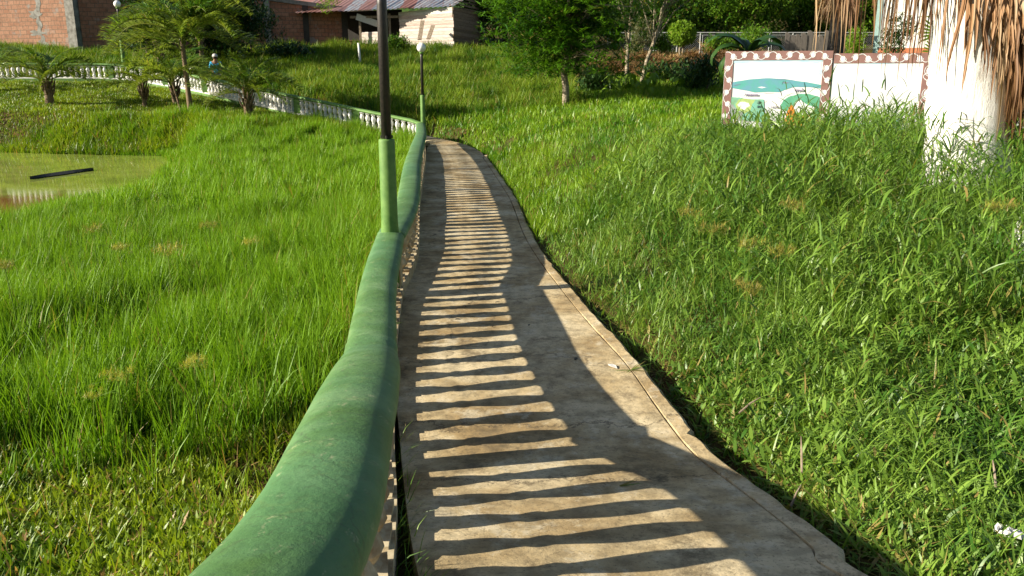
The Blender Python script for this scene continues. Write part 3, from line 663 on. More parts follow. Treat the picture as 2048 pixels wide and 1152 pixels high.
for c, per, sg in ((scatter(12.5, 27.1, 42 * GD, (-18.5, -0.8), lefttall), 20, 0.085), (scatter(12.5, 27.1, 420 * GD, (-18.5, -0.8), lefttall), 1, 0.01)):
    p, az, tc = clump(c, per, sg); ok = clear(p) & ((p[:, 1] < 25.0) | (p[:, 0] < -4)) & (p[:, 0] < LX(np.minimum(p[:, 1], 22)) - .3); p, az, tc = p[ok], az[ok], tc[ok]; n = len(p)
    kk = vnoise(p, 1.1, 23) > -0.62; p, az, tc = p[kk], az[kk], tc[kk]; n = len(p)
    cl = vnoise(p, 1.6, 22); pd = np.clip(sdist(p, pond), 0, 1.0); hh = np.clip(0.31 + 0.14 * cl + .07 * tc + N_(0, 0.05, n), 0.1, 0.62) * (0.6 + 0.4 * pd) * (1 if per > 1 else .7)
    blades(P3(p), hh, U(0.010, 0.020, n), np.abs(N_(0.12, 0.14, n)), U(0.1, 0.8, n), az=az + N_(0, .5, n), seg=2, tone=np.clip(0.58 + 0.28 * cl + .26 * tc + N_(0, .2, n), 0, 1), dry=0.05, acc=acc)
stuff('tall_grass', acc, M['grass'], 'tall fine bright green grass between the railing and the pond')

acc = []
# fine turf under the palms, up to the far balustrade
def under(x, y): return (y > 25.2) & (x < np.interp(y, [24.5, 33.2], [-2.9, -14.5]) + 9) & (x < -2.6)
p = scatter(25.2, 33.6, 800 * GD, (-24, -2.6), under)
fby = np.interp(p[:, 0], FBl[::-1, 0], FBl[::-1, 1]); p = p[p[:, 1] < fby]; n = len(p); cl = vnoise(p, 2.5, 31)
hh = np.clip(0.10 + 0.03 * cl + 0.22 * sm((27.2 - p[:, 1]) / 1.0), 0.05, 0.5)
blades(P3(p), hh * U(0.6, 1.4, n), U(0.016, 0.03, n), np.abs(N_(0.3, 0.3, n)), U(0.1, 0.9, n), seg=2, tone=np.clip(0.55 + 0.3 * cl + N_(0, .25, n), 0, 1), dry=0.05, acc=acc)
stuff('palm_turf', acc, M['turf'], 'olive turf under the small palms beyond the pond')

# --- slope behind the far balustrade
acc = []
def hill(x, y):
    fb = np.interp(x, FBl[::-1, 0], FBl[::-1, 1]); return ((x < -2.6) & (y > fb + 0.2)) | ((x >= -2.6) & (y > 25.5) & (x < 2.5) & (y > 28 - 0.3 * x))
p = scatter(25.5, 44, 330 * GD, (-27, 3), hill); n = len(p); cl = vnoise(p, 3.0, 41)
hh = np.clip(0.42 + 0.16 * cl + N_(0, 0.10, n), 0.12, 0.95)
blades(P3(p), hh, U(0.018, 0.034, n), np.abs(N_(0.2, 0.2, n)), U(0.2, 1.2, n), seg=2, tone=np.clip(0.5 + 0.35 * vnoise(p, 2.0, 43) + N_(0, .22, n), 0, 1), dry=0.07, acc=acc)
stuff('slope_grass', acc, M['slope'], 'rough tall grass on the slope below the shack and brick wall')

# --- right lawn
acc = []
right = lambda x, y: x > RX(np.minimum(y, 21.5))
def lawn(x, y): return (((y < 21.2) & (x > RX(y))) | ((y >= 21.2) & (x > -2.5))) & (y > 10) & ((y > 11.5) | (x < 3)) & ~((x < 2.5) & (y > 28 - 0.3 * x)) & (y < 34)
p = scatter(10, 34, 520 * GD, (-2.6, 25), lawn); n = len(p)
k1 = U(0, 1, n) < np.clip(1.25 - p[:, 1] / 34, 0.45, 1); p = p[k1]; n = len(p); cl = vnoise(p, 3.0, 51)
hh = np.clip(0.19 + 0.06 * cl + N_(0, .04, n) + 0.22 * sm((p[:, 1] - 26) / 3), 0.07, 0.6)
blades(P3(p), hh, U(0.010, 0.019, n) * (1 + (p[:, 1] > 20)), np.abs(N_(0.25, 0.2, n)), U(0.1, 1.0, n), seg=2, tone=np.clip(0.6 + 0.35 * cl + N_(0, .22, n), 0, 1), dry=0.05, acc=acc)
stuff('lawn_grass', acc, M['lawn'], 'lighter lawn grass sloping up to the painted panels')

# --- right near: ground cover and broad grasses
acc = []
def rnear(x, y): return (x > RX(y)) & (y < 11.5)
p = scatter(1.8, 5.5, 5200 * GD, (0.6, 4.8), rnear); n = len(p); d = p[:, 0] - RX(p[:, 1]); cl = vnoise(p, 0.9, 61)
k1 = U(0, 1, n) < np.clip(0.05 + (d - 0.02 + 0.09 * vnoise(p, .5, 8)) * 3.0, 0.03, 1) * np.where(vnoise(p, 0.7, 63) < -0.75, 0.35, 1); p, d, cl = p[k1], d[k1], cl[k1]; n = len(p)
blades(P3(p), U(0.05, 0.12, n) * (0.8 + 0.35 * np.clip(d, 0, 2)), U(0.010, 0.022, n), U(0.3, 1.45, n), U(-.1, 0.9, n), tone=np.clip(0.5 + 0.3 * cl + N_(0, .28, n), 0, 1), dry=0.09, shape='leaf', acc=acc)
p = scatter(1.8, 6.0, 750 * GD, (0.6, 5), rnear); n = len(p); d = p[:, 0] - RX(p[:, 1]); k1 = U(0, 1, n) < sm((d - 0.08) / 0.5); p, d = p[k1], d[k1]; n = len(p)
blades(P3(p), U(0.12, 0.26, n) * (0.7 + 0.3 * np.clip(d, 0, 2)), U(0.008, 0.016, n), U(0.2, 1.1, n), U(0.2, 1.3, n), dry=0.04, acc=acc)
p = scatter(5.5, 11.5, 1100 * GD, (-.6, 8.6), rnear); n = len(p); d = p[:, 0] - RX(p[:, 1]); k1 = U(0, 1, n) < np.clip(0.08 + (d + 0.06 * vnoise(p, .5, 8)) * 2.2, 0.05, 1); p, d = p[k1], d[k1]; n = len(p); cl = vnoise(p, 1.2, 65)
hh = np.clip(0.13 + 0.11 * np.clip(d, 0, 2.5) + 0.05 * cl + N_(0, .05, n), 0.06, 0.6)
blades(P3(p), hh, U(0.006, 0.011, n), U(0.0, 0.7, n), U(0.2, 1.2, n), tone=np.clip(0.55 + 0.3 * cl + N_(0, .25, n), 0, 1), dry=0.05, acc=acc)
p = scatter(3.5, 11.5, 1500 * GD, (0.2, 8.6), rnear); n = len(p); d = p[:, 0] - RX(p[:, 1]); cl = vnoise(p, 0.6, 66); k1 = U(0, 1, n) < np.clip(0.1 + d * 1.5, 0, 1) * np.clip(.55 + .5 * cl, .08, 1); p, d, cl = p[k1], d[k1], cl[k1]; n = len(p)
q = P3(p); q[:, 2] += U(0, 1, n) * np.clip(0.06 + 0.09 * np.clip(d, 0, 2.2), 0, .3)
blades(q, U(0.05, 0.12, n), U(0.011, 0.024, n), U(0.4, 1.6, n), U(-.2, .8, n), tone=np.clip(0.5 + 0.35 * cl + N_(0, .25, n), 0, 1), dry=0.05, shape='leaf', acc=acc)
p = scatter(1.8, 8.0, 900 * GD, (-.2, 4.8), lambda x, y: (x > RX(y) + .03) & (x < RX(y) + .45)); n = len(p)   # dry straw by the slab
blades(P3(p, 0.01), U(.05, .16, n), U(0.003, 0.008, n), U(.9, 1.55, n), U(-.2, .4, n), dry=1.0, acc=acc)
# arching broad-leaved stems
def stems(p, hgt, leaf, wd, nl, tone0):
    n = len(p); b = P3(p)
    sa = U(0, 6.28, n); sl = np.abs(N_(0, 0.16, n))
    blades(b, hgt, 0.006, sl, 0.25, az=sa, seg=3, tone=np.full(n, 0.7), dry=0.05, base_w=1.0, acc=acc)
    for k in range(nl):
        t = (k + 0.6 + U(-.3, .3, n)) / nl; ph = sl + 0.12 * t
        q = b + np.c_[np.cos(sa) * np.sin(ph) * hgt * t, np.sin(sa) * np.sin(ph) * hgt * t, np.cos(ph) * hgt * t]
        blades(q, leaf * U(0.6, 1.15, n), wd * U(0.7, 1.2, n), U(0.25, 0.9, n), U(0.5, 1.9, n), seg=4, tone=np.clip(tone0 + N_(0, .25, n), 0, 1), dry=0.03, base_w=0.5, acc=acc)
def tallz(x, y): return (x - RX(y) > 0.8) & (y > 5.2)
p = scatter(5.0, 12.0, 140 * GD, (1.0, 9), tallz); n = len(p); d = p[:, 0] - RX(p[:, 1]); k1 = U(0, 1, n) < sm((d - 0.6) / 1.4) * sm((p[:, 1] - 5.0) / 1.5); p, d = p[k1], d[k1]; n = len(p)
hgt = np.clip(0.20 + 0.13 * d + 0.07 * (p[:, 1] - 6) + 0.14 * vnoise(p, 1.1, 77) + N_(0, .07, n), 0.15, 0.9); hgt = np.where(p[:, 1] > 10.6, hgt * 0.75, hgt)
kk = (vnoise(p, 0.55, 88) > -0.55); p, hgt, d = p[kk], hgt[kk], d[kk]; hgt = hgt + 0.12 * np.exp(-((p[:, 0] - 4.0) / 1.1) ** 2 - ((p[:, 1] - 9.0) / 1.3) ** 2); stems(p, hgt, 0.26, 0.020, 6, 0.5)
p = scatter(2.6, 6.0, 45 * GD, (1.6, 5), lambda x, y: (x - RX(y) > 0.5)); n = len(p)
stems(p, U(0.10, 0.26, n), 0.20, 0.012, 5, 0.55)
# tall reeds against the painted panels
p = scatter(8.8, 12.5, 11, (2.9, 6.4), lambda x, y: x > 2.9 + .25 * (12.5 - y)); n = len(p)
stems(p, U(0.6, 1.15, n), 0.36, 0.022, 7, 0.25)
stuff('broad_grass', acc, M['broad'], 'broad-leaved green grasses right of the path, tallest by the whitewashed palm')
acc = []   # weeds squeezed between slab and plinth
p = np.c_[U(-0.62, -0.10, 900), U(1.9, 4.4, 900)]; p = p[(p[:, 0] < LX(p[:, 1]) + 0.02) & (p[:, 0] > LX(p[:, 1]) - 0.17)]; n = len(p)
z = pathz(p[:, 1]) - 0.05
blades(np.c_[p, z], U(0.06, 0.20, n), U(0.003, 0.006, n), U(0.1, 1.1, n), U(0.2, 1.2, n), az=N_(0, 0.9, n), acc=acc)
stuff('weeds', acc, M['broad'], 'thin weeds in the gap between path slab and railing plinth', 'weeds')

# ------------------------------------------------------------------ trees and plants
def leaf_acc(acc, pos, L, W, az, pitch, bend, tone0=0.5, dry=0.03, seg=2, tv=0.28):
    n = len(pos); blades(pos, L, W, pitch, bend, az=az, seg=seg, tone=np.clip(tone0 + N_(0, tv, n), 0, 1), dry=dry, base_w=0.35, acc=acc)
def crown(n_cl, radii, per, L, W, droop=1.6, tone=0.5, shell=0.55, lumps=5, dry=0.03, cl_r=0.12, floor=-1e9):
    """leaf whorls spread through a lumpy volume round the origin"""
    acc = []; rx, ry, rz = radii
    lc = [(U(-.5, .5) * rx, U(-.5, .5) * ry, U(-.45, .55) * rz, U(0.45, 0.75)) for _ in range(lumps)]
    if lumps == 1: lc = [(0, 0, 0, 1.0)]
    pts = []
    while len(pts) < n_cl:
        c = lc[RNG.integers(len(lc))]; d = N_(0, 1, 3); d /= np.linalg.norm(d); r = (shell + (1 - shell) * U(0, 1)) * c[3]
        q = np.array([c[0] + d[0] * r * rx, c[1] + d[1] * r * ry, c[2] + d[2] * r * rz])
        if q[2] > floor: pts.append(q)
    pts = np.array(pts); tn = np.clip(tone + N_(0, .2, len(pts)), 0, 1)
    pos = np.repeat(pts, per, 0) + N_(0, cl_r, (len(pts) * per, 3)); n = len(pos)
    blades(pos, L * U(0.6, 1.2, n), W * U(0.7, 1.2, n), U(0.5, 1.1, n) * droop * 0.75, U(0.1, 0.9, n) * droop * 0.6, seg=2, tone=np.clip(np.repeat(tn, per) + N_(0, .15, n), 0, 1), dry=dry, base_w=0.35, acc=acc)
    return acc, pts
def limbs(mb, base, top, r0, r1, pts, nb=10, wig=0.06):
    n = 7; st = [Vector(base).lerp(Vector(top), i / n) + Vector((random.uniform(-wig, wig), random.uniform(-wig, wig), 0)) * (i > 0) for i in range(n + 1)]
    mb.tube(st, [r0 + (r1 - r0) * i / n for i in range(n + 1)], 8, jit=0.06)
    for k in range(nb):
        e = Vector(pts[random.randrange(len(pts))]); s0 = st[random.randint(n // 2, n)]; m_ = s0.lerp(e, 0.5) + Vector((0, 0, 0.12 * (e - s0).length))
        mb.tube([s0, m_, e], [r1 * 0.75, r1 * 0.45, r1 * 0.15], 5)
def tree(name, label, cat, loc, cz, crown_args, leafmat, barkmat, r0, r1, group=None, nb=10, trunks=1, lean=(0, 0)):
    t = thing(name, label, cat, loc, 0, group); acc, pts = crown(**crown_args)
    acc = [(v + np.array([lean[0], lean[1], cz], np.float32), f, tt) for v, f, tt in acc]; pts = pts + np.array([lean[0], lean[1], cz])
    v, f, tt = join(acc); npmesh('crown', v, f, leafmat, tt, t)
    mb = MB()
    for k in range(trunks):
        off = (random.uniform(-.12, .12) * (trunks > 1), random.uniform(-.1, .1) * (trunks > 1))
        limbs(mb, (off[0], off[1], -0.15), (lean[0] + off[0] * 3, lean[1] + off[1], cz), r0, r1, pts, nb)
    mb.build('trunk', barkmat, t, True); return t
def gp(px, py, z, dz=0.0):
    q = P(px, py, z); return Vector((q.x, q.y, gz(q.x, q.y) + dz))

# mango-like tree
tb = gp(1130, 212, 27)
tree('mango_tree', 'leafy mango tree with a whitewashed thin trunk on the lawn', 'tree', tb, 2.75, dict(n_cl=2100, radii=(3.0, 2.3, 3.1), per=13, L=0.27, W=0.062, droop=1.9, shell=0.45, lumps=20, floor=-1.75, tone=0.62, dry=0.02, cl_r=0.05), M['mango'], M['bark'], 0.13, 0.07, nb=22)
# slender trees with pale stems behind
for (px, py, z, lx, lb) in [(1254, 160, 31, 0.1, 'slender pale-stemmed tree right beside the mango crown'), (1278, 150, 31.5, 1.15, 'slender tree whose forked stem leans right over the mulch')]:
    b = gp(px, py, z); tree('slender_tree', lb, 'tree', b, 4.1, dict(n_cl=650, radii=(2.3, 1.4, 2.1), per=9, L=0.20, W=0.04, droop=1.8, shell=0.2, lumps=7, tone=0.55, dry=0.08, cl_r=0.08), M['mango'], M['bark'], 0.085, 0.045, nb=16, lean=(lx, 0))
# dense trees along the back
back = [(1010, 47, 2.2, .45, 'dense_tree', 'tree crown rising between the shack and the mango tree'), (1180, 50, 2.9, .35, 'dense_tree', 'dark dense tree behind the mango tree'), (1330, 51, 3.0, .3, 'dense_tree', 'dark dense tree behind the clipped ball tree'),
        (1470, 50, 2.8, .6, 'dense_tree', 'sunlit dense tree behind the banana plant'), (1600, 52, 3.0, .6, 'dense_tree', 'dense tree behind the grey board fence'), (1730, 50, 2.7, .75, 'dense_tree', 'bright leafy tree left of the white house'), (1880, 48, 3.0, .4, 'dense_tree', 'dense tree behind the white house'), (2040, 47, 3.2, .4, 'dense_tree', 'dense tree at the right edge behind the palm'),
        (1400, 58, 3.4, .4, 'dense_tree', 'farthest tree between the ball tree and banana'), (1100, 58, 3.4, .3, 'dense_tree', 'farthest tree behind the mango crown'), (1660, 60, 3.6, .5, 'dense_tree', 'farthest tree seen over the brown palm skirt')]
for i, (px, z, r_, tn, nm, lb) in enumerate(back):
    b = gp(px, 108, z); tree(nm, lb, 'tree', b, 2.0, dict(n_cl=1500, radii=(r_ * 1.25, r_ * 0.8, 2.9), per=7, L=0.27, W=0.14, droop=1.3, shell=0.6, lumps=9, tone=tn, cl_r=0.13), M['hedge'], M['darkbark'], 0.16, 0.09, 'trees closing off the back of the garden', nb=12)
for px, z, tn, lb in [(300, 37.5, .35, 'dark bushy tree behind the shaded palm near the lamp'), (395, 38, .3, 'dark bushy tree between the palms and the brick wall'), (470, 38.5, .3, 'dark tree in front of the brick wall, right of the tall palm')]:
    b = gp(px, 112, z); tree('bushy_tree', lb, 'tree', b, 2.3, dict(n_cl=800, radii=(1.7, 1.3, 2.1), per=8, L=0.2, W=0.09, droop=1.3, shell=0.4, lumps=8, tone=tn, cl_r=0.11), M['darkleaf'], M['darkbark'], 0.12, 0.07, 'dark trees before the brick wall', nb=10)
# clipped ball tree
b = gp(1362, 112, 44.5)
tree('topiary_tree', 'bright green tree clipped to a ball before the pipe fence', 'tree', b, 1.12, dict(n_cl=900, radii=(0.72, 0.7, 0.62), per=8, L=0.12, W=0.08, droop=1.0, shell=0.8, lumps=1, tone=0.6, cl_r=0.05), M['lime'], M['bark'], 0.05, 0.04, nb=6, trunks=2)
# shrubs
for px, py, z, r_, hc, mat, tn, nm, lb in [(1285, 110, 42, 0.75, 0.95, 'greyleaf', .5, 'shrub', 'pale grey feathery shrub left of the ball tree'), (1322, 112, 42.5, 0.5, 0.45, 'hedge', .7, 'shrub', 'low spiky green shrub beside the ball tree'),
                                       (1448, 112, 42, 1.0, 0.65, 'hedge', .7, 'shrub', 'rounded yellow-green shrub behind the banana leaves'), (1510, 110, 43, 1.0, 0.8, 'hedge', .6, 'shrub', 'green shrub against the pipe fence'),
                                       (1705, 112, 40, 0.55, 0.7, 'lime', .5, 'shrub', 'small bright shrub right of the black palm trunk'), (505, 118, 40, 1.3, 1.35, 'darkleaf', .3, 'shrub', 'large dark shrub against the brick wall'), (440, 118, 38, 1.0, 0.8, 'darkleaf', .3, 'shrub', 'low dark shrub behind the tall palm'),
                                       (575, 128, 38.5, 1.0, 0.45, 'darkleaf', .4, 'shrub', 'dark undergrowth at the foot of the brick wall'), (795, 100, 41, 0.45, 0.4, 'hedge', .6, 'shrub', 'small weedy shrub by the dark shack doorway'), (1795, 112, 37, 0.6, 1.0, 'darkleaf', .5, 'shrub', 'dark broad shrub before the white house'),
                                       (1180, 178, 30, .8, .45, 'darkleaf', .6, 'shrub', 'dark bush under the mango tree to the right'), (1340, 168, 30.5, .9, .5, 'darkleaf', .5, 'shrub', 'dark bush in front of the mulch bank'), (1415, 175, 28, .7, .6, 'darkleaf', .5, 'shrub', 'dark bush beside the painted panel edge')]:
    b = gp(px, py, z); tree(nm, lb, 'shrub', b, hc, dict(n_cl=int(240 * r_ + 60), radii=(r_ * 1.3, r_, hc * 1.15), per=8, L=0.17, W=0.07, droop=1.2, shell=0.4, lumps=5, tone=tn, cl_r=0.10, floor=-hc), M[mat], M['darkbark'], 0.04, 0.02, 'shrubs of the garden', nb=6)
# hanging branch over the brick wall
t = thing('branch_spray', 'sunlit leafy branch hanging before the brick wall top', 'branch', P(655, -60, 36))
acc, pts = crown(70, (0.62, 0.5, 1.0), 9, 0.15, 0.05, 1.6, 0.8, 0.2, 4, cl_r=0.06); acc = [(v + np.array([0, 0, -0.95], np.float32), f, tt) for v, f, tt in acc]
v, f, tt = join(acc); npmesh('leaves', v, f, M['lime'], tt, t)
mb = MB(); mb.tube([(0.2, 0.6, 0.9), (0.05, 0.1, 0.3), (0, 0, -0.4), (0.05, 0, -1.2)], [0.035, 0.025, 0.015, 0.006], 6); mb.build('stem', M['bark'], t)
# the tree this branch belongs to stands left of it, outside the picture's top
# feather palms
def frond_mesh(L, n, up, droop, leafL, tone0, twist=0.0, mat='palm', bare=0.18):
    """one feather frond from the origin outwards along +x"""
    acc = []; pts = []; ang = up; x = z = 0; pts.append((0, 0, 0)); N = 16
    for i in range(N):
        ang = up - droop * ((i + 1) / N) ** 1.4; x += math.cos(ang) * L / N; z += math.sin(ang) * L / N; pts.append((x, 0, z))
    pts = np.array(pts); mb = MB(); mb.tube([Vector(q) for q in pts[::2]], [0.02 * (1 - i / 9) + 0.004 for i in range(len(pts[::2]))], 5)
    for sgn in (-1, 1):
        t = np.linspace(bare, 0.99, n); q = np.c_[np.interp(t, np.linspace(0, 1, N + 1), pts[:, 0]), np.zeros(n), np.interp(t, np.linspace(0, 1, N + 1), pts[:, 2])]
        az = sgn * (1.15 - 0.75 * t) + N_(0, .08, n); ll = leafL * (np.sin(math.pi * np.clip(0.12 + 0.8 * t, 0, 1)) ** 0.6) * U(.85, 1.1, n)
        blades(q, ll, 0.055, U(1.0, 1.35, n) - 0.2, U(0.6, 1.3, n), az=az, seg=3, tone=np.clip(tone0 + N_(0, .15, n), 0, 1), dry=0.02, base_w=0.5, acc=acc)
    v, f, tt = join(acc); b = len(mb.v)
    me = npmesh('frond', np.vstack([np.array(mb.v), v]), np.vstack([np.array([ff for ff in mb.f if len(ff) == 4]), f + b]), M[mat], np.vstack([np.tile([0.9, 0.25, 0.5, 1], (b, 1)), tt]))
    return me
fr = [frond_mesh(2.2, 46, R(66), R(105), 0.60, 0.5), frond_mesh(2.3, 46, R(44), R(95), 0.58, 0.8), frond_mesh(2.0, 42, R(80), R(75), 0.52, 0.4), frond_mesh(1.9, 42, R(18), R(72), 0.50, 0.9)]
for f_o in fr: C.objects.unlink(f_o)
def palm(label, loc, hgt, n, sc, r0=0.10, name='feather_palm', rots=None, boots=True, lean=(0, 0)):
    t = thing(name, label, 'palm', loc, 0, 'feather palms by the pond')
    mb = MB(); N = 9
    mb.tube([(lean[0] * (i / N), lean[1] * (i / N), -0.15 + (hgt + 0.15) * i / N) for i in range(N + 1)], [r0 * (1.25 - 0.45 * i / N) for i in range(N + 1)], 10, jit=0.08)
    if boots:
        for k in range(16):
            a = k * 2.4; z = hgt * (0.35 + 0.6 * k / 16); c, s_ = math.cos(a), math.sin(a)
            mb.tube([(c * r0 * 0.8, s_ * r0 * .8, z), (c * (r0 + 0.07), s_ * (r0 + 0.07), z + 0.16), (c * (r0 + 0.12), s_ * (r0 + 0.12), z + 0.34)], [0.035, 0.028, 0.014], 5)
    mb.build('trunk', M['palmbark'], t, True)
    for k in range(n):
        o = fr[[0, 1, 2, 0, 3, 1][k % 6] if n > 8 else [0, 1, 2, 0][k % 4]].copy(); C.objects.link(o); o.parent = t; o.location = (lean[0], lean[1], hgt - 0.05 + 0.02 * (k % 12) - (0.35 if k > 18 and hgt > 1 else 0))
        o.rotation_euler = (random.uniform(-.25, .25), random.uniform(-.12, .12), k * 2.3999 + random.uniform(-.2, .2)); s_ = sc * random.uniform(0.85, 1.1); o.scale = (s_, s_, s_)
    return t
palm('low full palm clustered at the foot of the tall palm', gp(352, 205, 28.5), 0.7, 14, 0.85, 0.08, lean=(-0.1, 0))
palm('squat bushy palm farthest left on the bank', gp(100, 207, 28), 0.75, 17, 0.86, 0.13)
palm('small palm with splayed stems, second from the left', gp(290, 213, 28), 0.70, 12, 0.80, 0.07)
palm('tall palm with a bare trunk rising above the balustrade', gp(383, 232, 26.5), 2.35, 30, 1.08, 0.075, boots=False, lean=(-0.12, 0.1))
palm('bushy palm leaning right of the tall palm, before the balustrade', gp(497, 240, 26), 0.80, 19, 0.82, 0.12)
palm('thin young palm with a slender stem left of the tall trunk', gp(366, 226, 26.7), 1.0, 9, 0.62, 0.035, boots=False, lean=(-0.25, 0))
palm('big shaded palm behind the balustrade near the lamp', gp(322, 140, 34.5), 1.5, 20, 1.1, 0.10)
palm('palm behind the bushes with its crown above the picture', gp(405, 130, 36), 2.3, 18, 1.15, 0.09)
palm('palm at the far left edge of the bank', gp(-25, 170, 30.5), 0.6, 11, 0.7, 0.10)

# banana plant
def banana(label, loc, leaves, mat='darkleaf', hs=1.0):
    t = thing('banana_plant', label, 'banana plant', loc)
    mb = MB(); mb.tube([(0, 0, -0.1), (0.02, 0, 0.7 * hs), (0, 0, 1.5 * hs)], [0.12, 0.10, 0.07], 10); mb.build('trunk', M['darkbark'], t, True)
    for (a, up, L, W) in leaves:
        mb = MB(); ang = up; x = z = 0; pts = [(0, 0)]; N = 14
        for i in range(N): ang -= R(165) / N * (0.4 + 1.2 * i / N); x += math.cos(ang) * L / N; z += math.sin(ang) * L / N; pts.append((x, z))
        for sg in (-1, 1):
            vs = []; mb.tone = (random.uniform(0.1, .9), 0, 0.5)
            for i, (xx, zz) in enumerate(pts):
                w_ = W * math.sin(math.pi * min(1, 0.10 + 0.88 * i / N)) ** 0.7 / 2 * (1 - 0.25 * ((i * 7) % 3 == 0)); vs += [Vector((xx, 0, zz)), Vector((xx, sg * w_, zz - w_ * 0.45))]
            mb.add(vs, [(2 * i, 2 * i + 1, 2 * i + 3, 2 * i + 2) for i in range(N)])
        mb.tube([(xx, 0, zz - 0.01) for xx, zz in pts], [0.025 * (1 - i / 16) for i in range(N + 1)], 5)
        o = mb.build('leaf', M[mat], t, True); o.location = (0, 0, 1.45 * hs); o.rotation_euler = (0, 0, a)
    return t
banana('dark arching banana plant behind the left painted panel', gp(1492, 180, 25), [(R(175), R(70), 1.9, .42), (R(190), R(50), 1.7, .40), (R(150), R(78), 1.6, .4), (R(20), R(72), 1.7, .42), (R(-15), R(55), 1.6, .38), (R(-60), R(80), 1.2, .35), (R(100), R(80), 1.3, .35), (R(200), R(30), 1.5, .36)])
banana('smaller shaded banana plant left of the first panel', gp(1398, 150, 30), [(R(30), R(75), 1.1, .3), (R(160), R(60), 0.9, .28), (R(250), R(70), 0.8, .28), (R(-20), R(45), 1.0, .3)], hs=0.45)

# heart-leaved plants along the bank
def taro(label, loc, n, sc):
    t = thing('heart_leaf_plant', label, 'plant', loc, random.uniform(0, 6), 'heart-leaved plants before the mulch'); ms = MB(); ml = MB()
    for k in range(n):
        a = k * 2.4; r_ = random.uniform(.1, .45) * sc; z = random.uniform(0.25, 0.85) * sc; e = Vector((math.cos(a) * r_, math.sin(a) * r_, z)); ms.tube([Vector((0, 0, -0.05)), e * 0.6 + Vector((0, 0, .05)), e], [0.012, 0.01, 0.006], 4)
        L = random.uniform(.16, .28) * sc; M_ = Matrix.Translation(e) @ Euler((0, random.uniform(0.5, 1.2), a)).to_matrix().to_4x4() @ Matrix.Rotation(random.uniform(-.4, .4), 4, 'X'); ml.tone = (random.uniform(0, 1), 0, .5)
        out = [(-.35, .0), (-.55, .28), (-.3, .48), (.1, .42), (.6, .2), (1, 0), (.6, -.2), (.1, -.42), (-.3, -.48), (-.55, -.28)]
        vs = [M_ @ Vector((0.1 * L, 0, 0.04 * L))] + [M_ @ Vector((x * L, y * L, -abs(y) * 0.25 * L)) for x, y in out]
        ml.add(vs, [(0, i, i % 10 + 1) for i in range(1, 11)])
    ms.build('stems', M['mango'], t); ml.build('leaves', M['lime'], t); return t
for i, (px, py, z, sc, lb) in enumerate([(1222, 185, 29, 1.0, 'heart-leaved plant just right of the mango trunk'), (1262, 178, 29, 1.1, 'heart-leaved plant under the slender tree stems'), (1245, 150, 31, .8, 'small heart-leaved plant between the two slender stems'), (1305, 185, 29, .9, 'heart-leaved plant before the dark bush'),
                                          (1362, 190, 28, 1.0, 'heart-leaved plant with pale leaves in front of the mulch'), (1385, 178, 28.5, 1.1, 'heart-leaved plant left of the painted panel'), (1290, 200, 28, .8, 'lowest heart-leaved plant at the lawn edge')]):
    taro(lb, gp(px, py, z), 15, sc)

# mulch bank
acc = []
p = np.c_[U(-1.0, 11, 26000), U(33.0, 37.8, 26000)]; ln = 35.6 + 0.25 * np.sin(p[:, 0] * 0.9); e = np.abs(p[:, 1] - ln); p = p[(e < 1.9 + 0.4 * vnoise(p, 2, 71)) & ((p[:, 0] > 3.2) | ((p[:, 1] > 36) & (p[:, 0] < 1.6)))]; n = len(p)
bk = 0.55 * np.exp(-((p[:, 1] - 35.9) / 0.9) ** 2) * (1 + 0.5 * vnoise(p, 1.2, 72)); P_ = P3(p); P_[:, 2] += np.maximum(bk, 0) * U(0.6, 1, n) * (p[:, 0] > 3)
P_[:, 2] += 0.05
blades(P_, U(0.15, 0.42, n), U(0.02, 0.05, n), U(0.9, 1.6, n), U(-.3, .4, n), seg=2, dry=0.2, acc=acc)
stuff('mulch', acc, M['mulch'], 'heaped brown palm mulch along the bank', 'mulch')

# ------------------------------------------------------------------ right: whitewashed palm with dead skirt
def strap(mb, p0, L, a, out, w_, sway=0.0, tone=None, curl=0.0):
    p0 = Vector(p0); d = Vector((math.cos(a), math.sin(a), 0)); side = Vector((-d.y, d.x, 0)) * math.cos(sway) + Vector((d.x, d.y, 0)) * math.sin(sway)
    n = 6; pts = [p0 + d * (out * math.sin(min(1.0, i / n * 1.2) * 1.5)) + Vector((0, 0, -L * i / n)) + side * curl * math.sin(i * 0.9) for i in range(n + 1)]
    mb.tone = tone if tone else (random.uniform(0, 1), random.random() * 0.8 * (random.random() < .3), 0.5)
    pr = [0.6, 0.95, 1, .9, .7, .45, .08]; mb.strip(pts, side, [w_ * k for k in pr])
    mb.strip([p + d * 0.004 for p in pts], (side + d * 0.9).normalized(), [w_ * .55 * k for k in pr])
tp = P(1938, 400, 9.0); tp = Vector((tp.x, tp.y, gz(tp.x, tp.y)))
t = thing('fan_palm', 'stout whitewashed palm trunk with a brown dead leaf skirt, foreground right', 'palm', tp)
mb = MB(); N = 16
mb.tube([(-0.115 * 4.4 * i / N, 0.02 * i / N, -0.3 + 4.4 * i / N) for i in range(N + 1)], [0.47 - 0.11 * min(1, i / 7) - 0.02 * i / N + 0.012 * (i % 2) for i in range(N + 1)], 28, jit=0.045); mb.build('trunk', M['whitetrunk'], t, True)
mb = MB(); random.seed(5)
for k in range(620):     # dead fan leaflets hanging round the trunk, dense on the right
    a = random.gauss(R(-38), 0.62); top = random.uniform(2.0, 3.2); rt = a > R(-75); L = random.uniform(0.8, 1.35) * (1.15 if rt else 0.72); zt = 0.35 + random.uniform(0, .15)
    dirv = Vector((math.cos(a), math.sin(a), 0)); strap(mb, dirv * zt + Vector((-0.25, 0, top)), L, a, random.uniform(0.05, 0.40), random.uniform(0.022, 0.048), random.uniform(-.6, .6), curl=random.uniform(-.03, .03))
